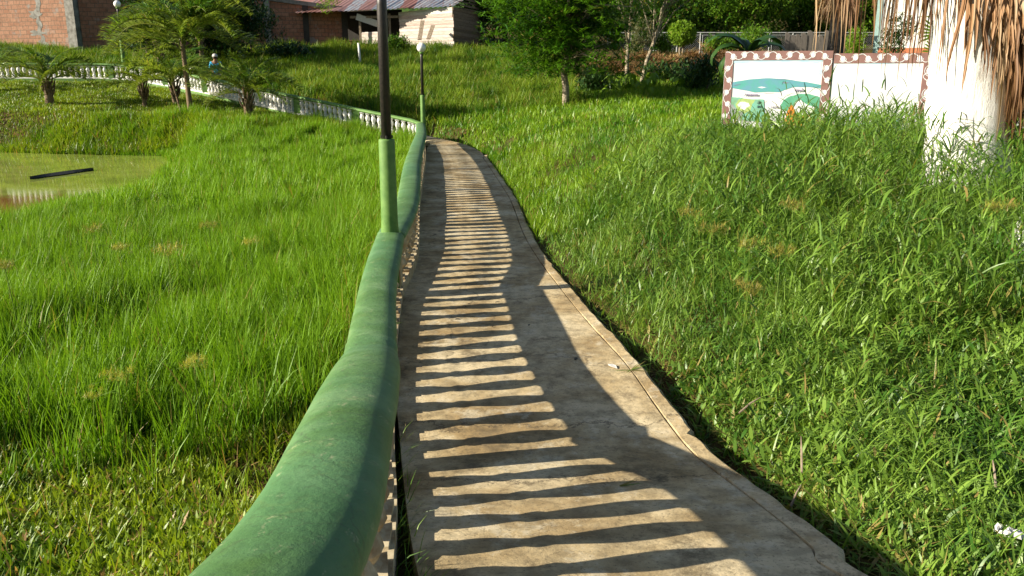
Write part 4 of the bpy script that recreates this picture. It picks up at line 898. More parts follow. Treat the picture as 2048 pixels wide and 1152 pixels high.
for k in range(260):
    a = random.gauss(R(-18), 0.40); top = random.uniform(1.7, 2.7)
    dirv = Vector((math.cos(a), math.sin(a), 0)); strap(mb, dirv * 0.40 + Vector((-0.15, 0, top)), random.uniform(0.8, 1.2), a, random.uniform(0.1, 0.45), random.uniform(0.022, 0.048), random.uniform(-.6, .6))
# the frond ends that hang out to the left
for c in (P(1668, -60, 8.6), P(1745, -70, 8.4), P(1790, -70, 8.7), P(1830, -75, 8.5), P(1865, -70, 8.3), P(1880, -70, 8.3)):
    for k in range(15):
        q = c + Vector((random.gauss(0, .13), random.gauss(0, .2), random.uniform(-.05, .25))) - tp
        strap(mb, q, random.uniform(0.6, 1.2), random.uniform(0, 6.28), random.uniform(0, .10), random.uniform(0.010, 0.026), random.uniform(-.8, .8), curl=random.uniform(-.02, .02))
for k in range(9):   # petioles
    a = R(150) + k * R(12) if k < 4 else R(-60) + k * R(10); e = Vector((math.cos(a) * 1.6, math.sin(a) * .8 - .2, 2.55 + 0.08 * k)); mb.tone = (.3, .2, .5); mb.tube([Vector((0.05, 0, 3.3)), e.lerp(Vector((0, 0, 3.6)), .4), e], [0.02, 0.016, 0.01], 5)
mb.build('dead_leaf_skirt', M['deadleaf'], t)

# stump of a second whitewashed trunk at the right edge
q = P(2092, 470, 7.0); q = Vector((q.x, q.y, gz(q.x, q.y) - 0.05)); t = thing('whitewashed_tree', 'whitewashed tree base cut off by the right edge', 'tree', q)
mb = MB(); mb.tube([(0, 0, -.2), (0.0, 0, .2), (0.06, 0, .5), (0.16, 0, .8), (0.3, 0, 1.6), (.5, 0, 3.2)], [.33, .28, .24, .2, .18, .15], 18, jit=.05); mb.build('trunk', M['whitetrunk'], t, True)

# middle fan palm with dark trunk
q = gp(1668, 140, 33); t = thing('fan_palm', 'distant fan palm with black trunk and shaggy brown skirt', 'palm', q)
mb = MB(); mb.tube([(0, 0, -.2 + .5 * i) for i in range(9)], [.34 - .008 * i for i in range(9)], 14, jit=.06); mb.build('trunk', M['darkcon'], t, True)
mb = MB(); z0 = P(1668, 0, 33).z - q.z
for k in range(700):
    a = random.uniform(0, 6.28); strap(mb, Vector((math.cos(a) * .33, math.sin(a) * .33, z0 + random.uniform(-.3, 1.3))), random.uniform(.5, .95), a, random.uniform(.15, .65), random.uniform(.02, .04), random.uniform(-.6, .6))
mb.build('dead_leaf_skirt', M['deadleaf'], t)
# green fan leaves beyond the panels
def fan(mb, c, r_, face, n=22, tone=(.7, 0, .5)):
    c = Vector(c); u = Vector((math.cos(face), math.sin(face), 0)); v = Vector((0, 0, 1))
    for k in range(n):
        a = R(-20) + R(220) * k / (n - 1); d = u * math.cos(a) + v * math.sin(a); s_ = (u * -math.sin(a) + v * math.cos(a)); mb.tone = (min(1, max(0, tone[0] + random.uniform(-.2, .2))), 0, .5)
        L = r_ * random.uniform(.85, 1.05); mb.strip([c, c + d * L * .5, c + d * L * .85, c + d * L + Vector((0, -.05, -.1 * L))], s_, [.02, .05 * r_ / .6, .04, .005])
q = gp(1868, 215, 21); t = thing('young_fan_palm', 'young green fan palm between the house and the whitewashed palm', 'palm', q)
zc = P(1868, 68, 21).z - q.z; mb = MB(); mb.tube([(0, 0, -.1), (0, 0, zc * .6)], [.08, .06], 8); mb.build('trunk', M['palmbark'], t)
mb = MB()
for k, (dx, dz, r_, fa) in enumerate([(0, 0, .72, 0), (-.15, -.45, .6, .5), (.3, .2, .6, -.4), (.5, -.3, .6, .9)]): fan(mb, (dx, -.05 * k, zc + dz), r_, fa); mb.tone = (.9, .1, .5); mb.tube([(0, 0, zc * .55), (dx, -.05 * k, zc + dz)], [.015, .01], 5)
mb.build('fan_leaves', M['lime'], t)

# ------------------------------------------------------------------ painted panels
def panel(name, label, p0, p1, zb, hgt, border, art):
    p0 = Vector(p0); p1 = Vector(p1); W = (p1.xy - p0.xy).length; rz = math.atan2(p1.y - p0.y, p1.x - p0.x)
    t = thing(name, label, 'mural', (p0.x, p0.y, zb), rz, 'painted panels on the lawn')
    mb = MB(); mb.box((W / 2, 0.05, hgt / 2), (W, 0.10, hgt)); mb.build('board', M['muralwhite'], t)
    bl, bt, br = border; mb = MB()
    def rect(u0, v0, u1, v1, y): mb.add([(u0, y, v0), (u1, y, v0), (u1, y, v1), (u0, y, v1)], [(0, 1, 2, 3)])
    segs = []
    if bt: mb.box((W / 2, -0.006, hgt - bt / 2), (W + .004, 0.012, bt)); segs.append(((0.05, hgt - bt / 2), (W - 0.05, hgt - bt / 2), bt))
    if bl: mb.box((bl / 2, -0.006, (hgt - bt) / 2), (bl, 0.012, hgt - bt)); segs.append(((bl / 2, hgt - bt - .04), (bl / 2, 0.1), bl))
    if br: mb.box((W - br / 2, -0.006, (hgt - bt) / 2), (br, 0.012, hgt - bt)); segs.append(((W - br / 2, hgt - bt - .04), (W - br / 2, 0.1), br))
    mb.build('border', M['mauve'], t)
    mb = MB(); yy = -0.016
    for a, b, w_ in segs:
        a = Vector(a); b = Vector(b); L = (b - a).length; d = (b - a) / L; nn = Vector((-d.y, d.x)); n = max(2, int(L / 0.235)); st = L / n
        for k in range(n):
            c = a + d * (st * (k + .5)) + nn * (0.012 if k % 2 else -0.012); r_ = w_ * 0.275
            mb.add([(c.x + r_ * math.cos(q) * 0.95, yy, c.y + r_ * math.sin(q) * 1.1) for q in np.linspace(0, 2 * math.pi, 15)[:-1]], [tuple(range(14))])
            pts = [a + d * (st * (k + tt)) + nn * (w_ * 0.43 * math.sin((tt - 0.5) * math.pi * 1.0) * (1 if k % 2 else -1)) for tt in np.linspace(-0.15, 1.15, 12)]
            pts2 = [c + Vector((math.cos(q), math.sin(q))) * w_ * 0.36 for q in np.linspace(math.atan2(nn.y, nn.x) * (1) + (0 if k % 2 else math.pi) - 1.0, math.atan2(nn.y, nn.x) + (0 if k % 2 else math.pi) + 1.6, 10)]
            for ps, lw in ((pts, .016), (pts2, .013)):
                for i in range(len(ps) - 1):
                    e = (ps[i + 1] - ps[i]); 
                    if e.length < 1e-6: continue
                    q = Vector((-e.y, e.x)).normalized() * lw / 2; cl_ = lambda v: (min(max(v.x, 0.003), W - .003), yy + 0.0005 * (i % 2), min(max(v.y, 0.01), hgt - .004))
                    mb.add([cl_(ps[i] - q), cl_(ps[i + 1] - q), cl_(ps[i + 1] + q), cl_(ps[i] + q)], [(0, 1, 2, 3)])
    mb.build('scroll_pattern', M['muralwhite'], t)
    art(t, W, hgt, bl, bt, br); return t
def text_part(s_, parent, x, z, size, mat, y=-0.012, rot=0.0, shear=0.25):
    cu = bpy.data.curves.new('lettering', 'FONT'); cu.body = s_; cu.size = size; cu.extrude = 0.0015; cu.shear = shear; cu.offset = 0.002
    tmp = bpy.data.objects.new('tmp', cu); me = bpy.data.meshes.new_from_object(tmp); bpy.data.objects.remove(tmp); bpy.data.curves.remove(cu)
    me.name = 'lettering'; me.materials.clear(); me.materials.append(mat); o = bpy.data.objects.new('lettering', me); C.objects.link(o); o.parent = parent; o.location = (x, y, z); o.rotation_euler = (R(90), rot, 0); return o
def art1(t, W, hgt, bl, bt, br):
    def uv(cx, cy):
        v = (cy - 178) / (1010 - 178); x0 = 205 - 85 * v; x1 = 1408 - 125 * v; u = (cx - x0) / (x1 - x0); vis = 1.40
        return (bl + u * (W - bl - br), (hgt - bt) - v * vis)
    mats = ['skyblue', 'blue', 'seagreen', 'teal', 'limep', 'muralwhite', 'orange', 'greyp', 'ink']; mb = MB()
    layer = [0]
    def poly(mi, pts, wob=0.0, tr=True):
        layer[0] += 1; y = -0.0025 * 1 - 0.0009 * layer[0]; mb.mi = mi; q = []
        n = len(pts)
        for i in range(n):
            a, b = pts[i], pts[(i + 1) % n]
            for j in range(4):
                q.append((a[0] + (b[0] - a[0]) * j / 4 + random.uniform(-wob, wob), a[1] + (b[1] - a[1]) * j / 4 + random.uniform(-wob, wob)))
        vs = [];
        for cx, cy in q:
            u, v = uv(cx, cy); vs.append((min(max(u, bl + .003), W - br - .003), y, min(max(v, .01), hgt - bt - .003)))
        mb.add(vs, [tuple(range(len(vs)))])
    poly(0, [(205, 183), (1408, 170), (1400, 200), (1300, 215), (1100, 200), (800, 196), (500, 200), (300, 215), (200, 215)], 3)
    poly(0, [(1310, 310), (1385, 300), (1380, 360), (1330, 370)], 4)
    poly(1, [(165, 470), (400, 430), (640, 412), (880, 425), (1100, 455), (1372, 500), (1360, 550), (1180, 528), (1000, 530), (900, 560), (800, 597), (640, 596), (480, 602), (330, 572), (165, 545)], 2)
    poly(5, [(515, 535), (570, 525), (635, 535), (575, 548)]); poly(8, [(840, 475), (890, 465), (950, 475), (890, 485)]); poly(8, [(735, 433), (880, 432), (1000, 438), (860, 437)]); poly(8, [(180, 515), (240, 500), (300, 492), (240, 508)])
    poly(2, [(808, 780), (850, 705), (940, 650), (1060, 620), (1200, 622), (1345, 660), (1330, 1060), (1190, 1060), (1180, 900), (1000, 880), (900, 860), (820, 820)], 3)
    poly(3, [(158, 668), (260, 672), (420, 695), (590, 695), (600, 900), (640, 960), (560, 1000), (330, 980), (140, 900)], 3)
    poly(4, [(205, 760), (260, 695), (360, 685), (480, 705), (430, 760), (420, 830), (330, 890), (230, 850)], 5)
    poly(5, [(235, 770), (270, 735), (340, 728), (392, 745), (398, 785), (350, 815), (330, 845), (270, 810)], 4)
    poly(7, [(150, 760), (190, 780), (220, 850), (300, 860), (290, 980), (130, 960)], 6)
    poly(6, [(830, 1010), (870, 940), (895, 850), (925, 790), (960, 765), (990, 800), (1000, 890), (1080, 925), (1180, 895), (1205, 950), (1195, 1040), (1040, 1050), (900, 1040)], 7)
    poly(5, [(985, 805), (1010, 735), (1080, 697), (1130, 740), (1180, 770), (1272, 800), (1200, 890), (1110, 920), (1020, 890)], 3)
    poly(7, [(628, 780), (640, 800), (690, 930), (705, 960), (690, 955), (650, 850)], 1); poly(8, [(590, 610), (730, 608), (725, 612), (600, 615)])
    mb.build('painting', [M[k] for k in mats], t)
    for s_, cx, cy, sz, mt in (('Amazonas', 330, 645, .075, 'ink'), ('Brasil', 1000, 585, .085, 'ink'), ('Loreto', 680, 805, .06, 'ink'), ('IR', 500, 755, .085, 'darkink'), ('IRE', 492, 805, .07, 'darkink')):
        u, v = uv(cx, cy); text_part(s_, t, u, v, sz, M[mt], y=-0.022)
def art2(t, W, hgt, bl, bt, br):
    mb = MB()
    for (u, v, a, b) in [(.5, .30, .16, .012), (.25, .24, .2, .014), (.75, .22, .2, .02), (.45, .16, .3, .02), (.8, .12, .18, .02), (.15, .1, .2, .03), (.5, hgt / hgt * .885, .5, .006)]:
        mb.add([(min(max(bl + (W - bl - br) * (u + a * math.cos(q) * .5), bl + .004), W - br - .004), -0.003 - .0006 * len(mb.f), hgt * (v + b * math.sin(q) * (1 + .3 * math.sin(3 * q)))) for q in np.linspace(0, 6.28, 21)[:-1]], [tuple(range(20))])
    mb.build('painting', M['skyblue'], t)
def art3(t, W, hgt, bl, bt, br):
    for s_, v in (('Bue', .755), ('Ya', .43), ('Am', .30)): text_part(s_, t, 0.14 if s_ != 'Am' else .05, v * hgt, .17, M['letter'], shear=.35)
def pz(px, z): return gz(P(px, 250, z).x, P(px, 250, z).y) - 0.05
a0 = P(1443, 240, 19.3); a1 = P(1654, 240, 18.8); topz = P(1550, 103, 19.05).z; zb = topz - 1.95
panel('mural_panel', 'painted panel with a lake and an orange shape, leftmost', a0, a1, zb, 1.95, (0.185, 0.20, 0.195), art1)
b0 = P(1657, 240, 18.80); b1 = P(1868, 240, 18.3); topz2 = P(1750, 108, 18.9).z
panel('mural_panel', 'blank white panel with scrolled border, right of the lake painting', b0, b1, topz2 - 1.85, 1.85, (0.0, 0.21, 0.35 * 1.0), art2)
c0 = P(1871, 240, 18.28); c1 = P(2110, 240, 17.7)
panel('mural_panel', 'white panel with blue lettering behind the whitewashed palm', c0, c1, topz2 - 1.85, 1.85, (0.0, 0.21, 0.0), art3)

# ------------------------------------------------------------------ brick walls
def brickwall(label, p0, p1, zb, h0, h1, mat, cols, coping, patches=(), colw=.3):
    W = (p1.xy - p0.xy).length; rz = math.atan2(p1.y - p0.y, p1.x - p0.x); t = thing('brick_wall', label, 'wall', (p0.x, p0.y, zb), rz, 'brick walls behind the garden')
    mb = MB(); vs = [(0, 0, -1), (W, 0, -1), (W, 0, h1), (0, 0, h0), (0, .2, -1), (W, .2, -1), (W, .2, h1), (0, .2, h0)]
    mb.add(vs, [(0, 1, 2, 3), (5, 4, 7, 6), (3, 2, 6, 7), (1, 5, 6, 2), (4, 0, 3, 7), (4, 5, 1, 0)]); mb.build('brickwork', mat, t)
    for u, mt in cols:
        mb = MB(); hh = h0 + (h1 - h0) * u; mb.box((u * W, 0.08, hh / 2 - .5), (colw, 0.36, hh + 1.02)); mb.build('column', M[mt], t)
    if coping:
        mb = MB(); a = math.atan2(h1 - h0, W); mb.add([(-.1, -.10, h0 + .02), (W + .1, -.10, h1 + .02), (W + .1, -.10, h1 + .22), (-.1, -.10, h0 + .22), (-.1, .3, h0 + .02), (W + .1, .3, h1 + .02), (W + .1, .3, h1 + .22), (-.1, .3, h0 + .22)], [(0, 1, 2, 3), (5, 4, 7, 6), (3, 2, 6, 7), (4, 5, 1, 0), (1, 5, 6, 2), (4, 0, 3, 7)]); mb.build('coping', M[coping], t)
    if patches:
        mb = MB()
        for u, v, a, b in patches:
            mb.add([(u * W + a * math.cos(q) * (1 + .35 * math.sin(5 * q + u * 9)), -0.006 - 0.0015 * (len(mb.f) % 5), v + b * math.sin(q) * (1 + .3 * math.sin(4 * q + v * 5))) for q in np.linspace(0, 6.28, 33)[:-1]], [tuple(range(32))])
        mb.build('mortar_patches', M['greycon'], t)
    return t
def W_(px, z): q = P(px, 105, z); return Vector((q.x, q.y, 0))
zA = gz(W_(0, 41).x, W_(0, 41).y)
brickwall('sunlit orange brick wall at the far left', W_(-330, 45), W_(152, 40.5), P(60, 108, 41).z, 3.7, 3.7, M['brickA'], [(1.0, 'greycon'), (0.05, 'greycon')], None,
          [(.88, .45, .28, .35), (.865, 1.0, .42, .13), (.875, 1.35, .15, .45), (.865, 1.9, .35, .2), (.88, 2.4, .15, .5), (.865, 2.8, .3, .15), (.62, 2.9, .3, .1)], .52)
brickwall('shaded brick wall running from the column to the shack', W_(168, 40.6), W_(480, 43.5), P(320, 108, 42).z, 3.6, 3.2, M['brickB'], [], None)
brickwall('weathered brick wall with dark columns beside the shack', W_(462, 43.2), W_(692, 44.5), P(570, 106, 44).z - .1, 2.95, 2.25, M['brickB'], [(.33, 'greycon'), (.66, 'darkcon'), (1.0, 'darkcon')], 'greycon')

# ------------------------------------------------------------------ shack
sz0 = P(860, 97, 42).z
q0 = P(690, 97, 43); t = thing('shack', 'whitewashed plank shack with a rusty corrugated roof', 'shack', (q0.x, q0.y, sz0 - 0.15), 0)
def SL(px, z, dz=0): q = P(px, 97, z); return (q.x - q0.x, q.y - q0.y)
def wallpart(name, a, b, z0, z1a, z1b, mat, th=0.06, rows=None):
    ax, ay = a; bx, by = b; W = math.hypot(bx - ax, by - ay); o_ = MB(); rows = rows or []
    zt = 0.165; z = z0; k = 0
    top = max(z1a, z1b)
    while z < top - 0.01:
        e = min(z + zt - 0.012, top); jx = random.uniform(-.05, .05); y0 = random.uniform(-.012, .012)
        ea = min(e, z1a); eb = min(e, z1b)
        if ea > z or eb > z: ea = max(ea, z); eb = max(eb, z); o_.add([(jx * .6, y0, z), (W + jx, y0, z), (W + jx, y0, eb), (jx * .6, y0, ea), (jx * .6, th, z), (W + jx, th, z), (W + jx, th, eb), (jx * .6, th, ea)], [(0, 1, 2, 3), (5, 4, 7, 6), (3, 2, 6, 7), (1, 5, 6, 2), (4, 0, 3, 7), (4, 5, 1, 0)])
        z += zt; k += 1
    o = o_.build(name, mat, t); o.location = (ax, ay, 0); o.rotation_euler = (0, 0, math.atan2(by - ay, bx - ax)); return o
wallpart('front_wall', SL(800, 43.3), SL(907, 42), -.3, 2.0, 2.15, M['whiteplank'])
wallpart('side_wall', SL(908, 42.02), SL(968, 47), -.3, 2.15, 2.9, M['brownplank'])
wallpart('porch_wall', SL(724, 43.9), SL(762, 43.5), -.2, 1.05, 1.05, M['whiteplank'])
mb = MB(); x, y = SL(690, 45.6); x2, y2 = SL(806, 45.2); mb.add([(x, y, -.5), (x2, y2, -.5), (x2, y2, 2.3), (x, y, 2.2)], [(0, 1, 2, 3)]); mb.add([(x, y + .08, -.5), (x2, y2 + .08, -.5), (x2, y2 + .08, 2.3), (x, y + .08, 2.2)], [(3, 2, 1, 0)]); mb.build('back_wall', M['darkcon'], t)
for px, z, hh in ((722, 43.6, 1.95), (764, 43.3, 1.95), (781, 43.4, 1.95), (968, 46.5, 3.0)):
    mb = MB(); x, y = SL(px, z); mb.box((0, 0, hh / 2 - .3), (.11, .11, hh + .6)); o = mb.build('post', M['wood'], t); o.location = (x, y, 0)
mb = MB(); x, y = SL(703, 43.55); x2, y2 = SL(800, 43.25); mb.box(((x + x2) / 2, (y + y2) / 2, 1.78), (x2 - x, .08, .12), math.atan2(y2 - y, x2 - x)); mb.build('beam', M['wood'], t)
mb = MB(); mb.box((x + 0.9, y - .1, 1.62), (1.15, .03, .32), M=Euler((0.2, 0.32, 0.1)).to_matrix().to_4x4()); mb.build('loose_sheet', M['litter'], t)
# roof
mb = MB(); e0 = P(590, 26, 43.2) - Vector((q0.x, q0.y, sz0 - .15)); e1 = P(905, 13, 41.6) - Vector((q0.x, q0.y, sz0 - .15)); n = 150; rows_ = 5
r0 = e0 + Vector((0.3, 6.0, 1.5)); r1 = e1 + Vector((1.6, 6.0, 1.6)); vs = []
for j in range(rows_ + 1):
    for i in range(n + 1):
        u = i / n; a = e0.lerp(e1, u); b = r0.lerp(r1, u); q = a.lerp(b, j / rows_); q = q + Vector((0, -(0.12 * ((i // 11) % 3 == 0)) * (j == 0), 0.022 * math.sin(i * 1.57 * 0.9) + 0.02 * ((i // 11) % 2))); vs.append(q)
mb.add(vs, [(j * (n + 1) + i, j * (n + 1) + i + 1, (j + 1) * (n + 1) + i + 1, (j + 1) * (n + 1) + i) for j in range(rows_) for i in range(n)])
vs2 = [v - Vector((0, 0, 0.02)) for v in vs]; mb.add(vs2, [(j * (n + 1) + i, (j + 1) * (n + 1) + i, (j + 1) * (n + 1) + i + 1, j * (n + 1) + i + 1) for j in range(rows_) for i in range(n)])
mb.build('roof', M['roof'], t)
# things by the shack
for px0, py0, px1, py1, lb in ((843, 92, 849, 54, 'longer brown board leaning on the white plank wall'), (862, 92, 871, 65, 'shorter brown board leaning on the white plank wall')):
    a = P(px0, py0, 41.2); b = P(px1, py1, 42.1); mb = MB(); d = (b - a); L = d.length; mb.box((0, 0, L / 2), (.2, .035, L), M=d.to_track_quat('Z', 'Y').to_matrix().to_4x4()); o = mb.build('leaning_board', M['wood']); o.location = a
    for v_ in o.data.vertices: v_.co -= Vector((0, 0, 0))
    tag(o, lb, 'board', 'boards leaning on the shack')
a = gp(720, 132, 37); mb = MB(); mb.tube([(0, 0, -.2), (0.01, 0, .5), (-.03, 0, 1.15)], [.055, .05, .045], 8, jit=.08); o = mb.build('stake', M['white'], None, True); o.location = a; tag(o, 'pale slender stake standing in the slope grass', 'stake')
# building behind with grey roof
q = P(640, 30, 58); t = thing('house', 'pale roofed building behind the brick wall', 'house', (q.x, q.y, P(640, 100, 58).z), 0)
mb = MB(); mb.box((0, 1.5, 1.1), (7.5, 4, 3.2)); mb.build('wall', M['white'], t)
mb = MB(); mb.add([(-4.2, -1, 2.6), (4.2, -1, 2.75), (4.2, 4, 4.4), (-4.2, 4, 4.3), (-4.2, -1, 2.68), (4.2, -1, 2.83), (4.2, 4, 4.48), (-4.2, 4, 4.38)], [(3, 2, 1, 0), (4, 5, 6, 7), (0, 1, 5, 4), (2, 3, 7, 6), (1, 2, 6, 5), (3, 0, 4, 7)]); mb.build('roof', M['roof'], t)
# white house on the right
q = P(1740, 100, 40); hb = gp(1745, 104, 40); t = thing('house', 'white house wall with teal edge and terracotta band', 'house', hb, R(-22))
mb = MB(); mb.box((2.6, 0.6, 1.9), (4.8, 1.2, 4.2)); mb.build('wall', M['white'], t)
mb = MB(); mb.box((0.13, -.012, 1.9), (.26, .03, 4.2)); mb.build('teal_edge', M['tealwall'], t)
mb = MB(); mb.box((2.62, -.02, .42), (4.78, .05, .26)); mb.build('terracotta_band', M['redband'], t)
mb = MB(); mb.box((2.62, -.03, .05), (4.78, .08, .46)); mb.build('ochre_base', M['yellow'], t)
mb = MB(); mb.box((2.6, 0.5, 4.05), (5.6, 2.2, .14)); mb.build('roof', M['greycon'], t)

# ------------------------------------------------------------------ pipe fence and board fence
t = thing('pipe_fence', 'grey pipe-framed fence across the back of the garden', 'fence', (0, 0, 0))
fz = 47.0; pp = []
for px in range(1215, 1861, 46): pp.append(P(px, 108, fz))
for i, p in enumerate(pp):
    zg = gz(p.x, p.y) - .1; zt = P(1500, 66, fz).z; mb = MB(); mb.tube([(0, 0, 0), (0, 0, zt - zg)], .035, 6); mb.tube([(.13, 0, 0), (.13, 0, zt - zg - .12)], .02, 6); o = mb.build('post', M['pipe'], t); o.location = (p.x, p.y, zg)
zt = P(1500, 66, fz).z
for dz, r_ in ((0, .035), (-.13, .02), (-1.15, .02)):
    mb = MB(); mb.tube([(pp[0].x, pp[0].y, zt + dz), (pp[-1].x, pp[-1].y, zt + dz)], r_, 6); mb.build('rail', M['pipe'], t)
mb = MB()
x0_, x1_ = pp[0].x, pp[-1].x; y_ = pp[0].y
for k in range(int((x1_ - x0_) / .11)):
    xx = x0_ + k * .11; mb.strip([(xx, y_, zt - .13), (min(xx + 1.05, x1_), y_, zt - 1.15)], Vector((0, 0, 1)), [.008, .008]); mb.strip([(xx, y_ + .004, zt - 1.15), (min(xx + 1.05, x1_), y_ + .004, zt - .13)], Vector((0, 0, 1)), [.008, .008])
mb.build('wire_mesh', M['pipe'], t)
t = thing('board_fence', 'rough grey upright board fence behind the first panel', 'fence', P(1568, 108, 43))
b0 = P(1568, 108, 43); x = 0; W = P(1662, 108, 43).x - b0.x; random.seed(3)
while x < W:
    w_ = random.uniform(.22, .36); hh = P(1600, 66, 43).z - b0.z + random.uniform(-.12, .16); mb = MB(); mb.add([(0, 0, -.5), (w_ - .015, 0, -.5), (w_ - .015, 0, hh - random.uniform(.05, .22)), (w_ * .45, 0, hh), (0, 0, hh - .02), (0, .03, -.5), (w_ - .015, .03, -.5), (w_ - .015, .03, hh - .15), (w_ * .45, .03, hh), (0, .03, hh - .02)], [(0, 1, 2, 3, 4), (9, 8, 7, 6, 5), (0, 4, 9, 5), (1, 6, 7, 2), (2, 7, 8, 3), (3, 8, 9, 4)])
    o = mb.build('board', M['fenceplank'], t); o.location = (x, random.uniform(-.02, .02), 0); x += w_

# ------------------------------------------------------------------ person behind the far balustrade
def person():
    b = P(436, 181, 32.2); zg = gz(b.x, b.y); zt = P(436, 111, 32.2).z; hgt = zt - zg; k = hgt / 1.5
    t = thing('person', 'person in bright blue top and pale cap behind the far balustrade', 'person', (b.x, b.y, zg), R(15))
    j = {'pel': (0, 0, .80), 'sp': (0, -.03, 1.0), 'ch': (0, -.06, 1.18), 'nk': (0, -.07, 1.30), 'hd': (0, -.09, 1.42), 'ht': (0, -.09, 1.49), 'ls': (-.16, -.05, 1.22), 'le': (-.22, -.12, 1.0), 'lh': (-.14, -.30, .93), 'rs': (.16, -.05, 1.22), 're': (.22, -.10, 1.0), 'rh': (.14, -.28, .95), 'lk': (-.10, -.04, .42), 'la': (-.11, .02, .06), 'lt': (-.12, -.14, .03), 'rk': (.10, -.02, .42), 'ra': (.11, .03, .06), 'rt': (.13, -.12, .03), 'lhip': (-.09, 0, .76), 'rhip': (.09, 0, .76), 'lhe': (-.12, -.38, .93), 'rhe': (.12, -.36, .95)}
    rad = dict(pel=.13, sp=.115, ch=.135, nk=.05, hd=.085, ht=.07, ls=.06, le=.042, lh=.03, rs=.06, re=.042, rh=.03, lk=.055, la=.035, lt=.03, rk=.055, ra=.035, rt=.03, lhip=.085, rhip=.085, lhe=.022, rhe=.022)
    ed = [('pel', 'sp'), ('sp', 'ch'), ('ch', 'nk'), ('nk', 'hd'), ('hd', 'ht'), ('ch', 'ls'), ('ls', 'le'), ('le', 'lh'), ('lh', 'lhe'), ('ch', 'rs'), ('rs', 're'), ('re', 'rh'), ('rh', 'rhe'), ('pel', 'lhip'), ('lhip', 'lk'), ('lk', 'la'), ('la', 'lt'), ('pel', 'rhip'), ('rhip', 'rk'), ('rk', 'ra'), ('ra', 'rt')]
    def skin(name, keys, mat, grow=1.0, parent=t):
        ks = list(keys); me = bpy.data.meshes.new(name); me.from_pydata([tuple(c * k for c in j[q]) for q in ks], [(ks.index(a), ks.index(b_)) for a, b_ in ed if a in ks and b_ in ks], [])
        o = bpy.data.objects.new(name, me); C.objects.link(o); o.modifiers.new('s', 'SKIN'); 
        for i, q in enumerate(ks): r_ = rad[q] * k * grow; me.skin_vertices[0].data[i].radius = (r_, r_)
        me.skin_vertices[0].data[0].use_root = True; o.modifiers.new('u', 'SUBSURF').levels = 2; o.modifiers['u'].render_levels = 2
        dg = bpy.context.evaluated_depsgraph_get(); m2 = bpy.data.meshes.new_from_object(o.evaluated_get(dg)); bpy.data.objects.remove(o)
        m2.materials.clear(); m2.materials.append(mat); m2.polygons.foreach_set('use_smooth', [True] * len(m2.polygons)); o = bpy.data.objects.new(name, m2); C.objects.link(o); o.parent = parent; return o
    body = skin('body', j.keys(), M['skin'])
    skin('shirt', ['pel', 'sp', 'ch', 'ls', 'le', 'rs', 're'], M['shirt'], 1.13); skin('trousers', ['pel', 'lhip', 'lk', 'la', 'rhip', 'rk', 'ra'], M['trousers'], 1.12)
    mb = MB(); c = Vector(j['hd']) * k; mb.lathe([(.098 * k, .0), (.1 * k, .04 * k), (.085 * k, .085 * k), (.04 * k, .115 * k), (.005, .12 * k)], 14, (c.x, c.y, c.z + .02 * k)); mb.box((c.x, c.y - .12 * k, c.z + .035 * k), (.13 * k, .12 * k, .012)); mb.build('cap', M['cap'], t, True)
    mb = MB(); mb.lathe([(.05 * k, -.06 * k), (.092 * k, -.04 * k), (.096 * k, .03 * k)], 12, (c.x, c.y + .012 * k, c.z)); mb.build('hair', M['hair'], t, True)
    mb = MB()
    for sx in (-1, 1): mb.lathe([(.008 * k, 0), (.012 * k, .006 * k), (.006 * k, .012 * k)], 6, (c.x + sx * .03 * k, c.y - .085 * k, c.z - .01 * k))
    mb.build('eyes', M['hair'], t)
person()

# ------------------------------------------------------------------ sedges
def sedge(label, loc, sc, dryish):
    t = thing('sedge_plant', label, 'sedge', loc, random.uniform(0, 6), 'sedges with golden flower heads'); h_ = 0.5 * sc
    mb = MB(); mb.tone = (.5, .1, .5); mb.tube([(0, 0, -.05), (.01, 0, h_ * .5), (.04, 0, h_)], [.005, .004, .003], 5); mb.build('stem', M['broad'], t)
    acc = []; n = 5; blades(np.tile([[.04, 0, h_]], (n, 1)), U(.12, .24, n) * sc, .008, U(.9, 1.4, n), U(.3, .7, n), tone=np.full(n, .8), acc=acc, seg=4); v, f, tt = join(acc); npmesh('bract', v, f, M['broad'], tt, t)
    acc = []
    for k in range(9):
        a = k * 0.7; L = random.uniform(.02, .10) * sc * 0.8; e = np.array([.04 + math.cos(a) * L, math.sin(a) * L, h_ + random.uniform(.01, .06)]); n = 30
        blades(np.tile([e], (n, 1)) + N_(0, .010 * sc, (n, 3)), U(.018, .036, n) * sc, 0.0050 * sc, U(0, 2.6, n), 0.0, seg=1, dry=dryish, acc=acc); blades(np.array([[.04, 0, h_]]), np.array([np.linalg.norm(e - np.array([.04, 0, h_]))]), .003, np.array([math.atan2(L, e[2] - h_)]), 0.0, az=np.array([a]), seg=1, acc=acc)
    v, f, tt = join(acc); npmesh('flower_head', v, f, M['sedge'], tt, t); return t
def topat(px, py, h_, dry=.1, sc=1.0, lb=''):     # stands so that its head is h_ above the ground
    hh = 0.0
    for _ in range(8): q = G(px, py, hh + h_); hh = gz(q.x, q.y)
    sedge(lb, (q.x, q.y, hh), sc, dry)
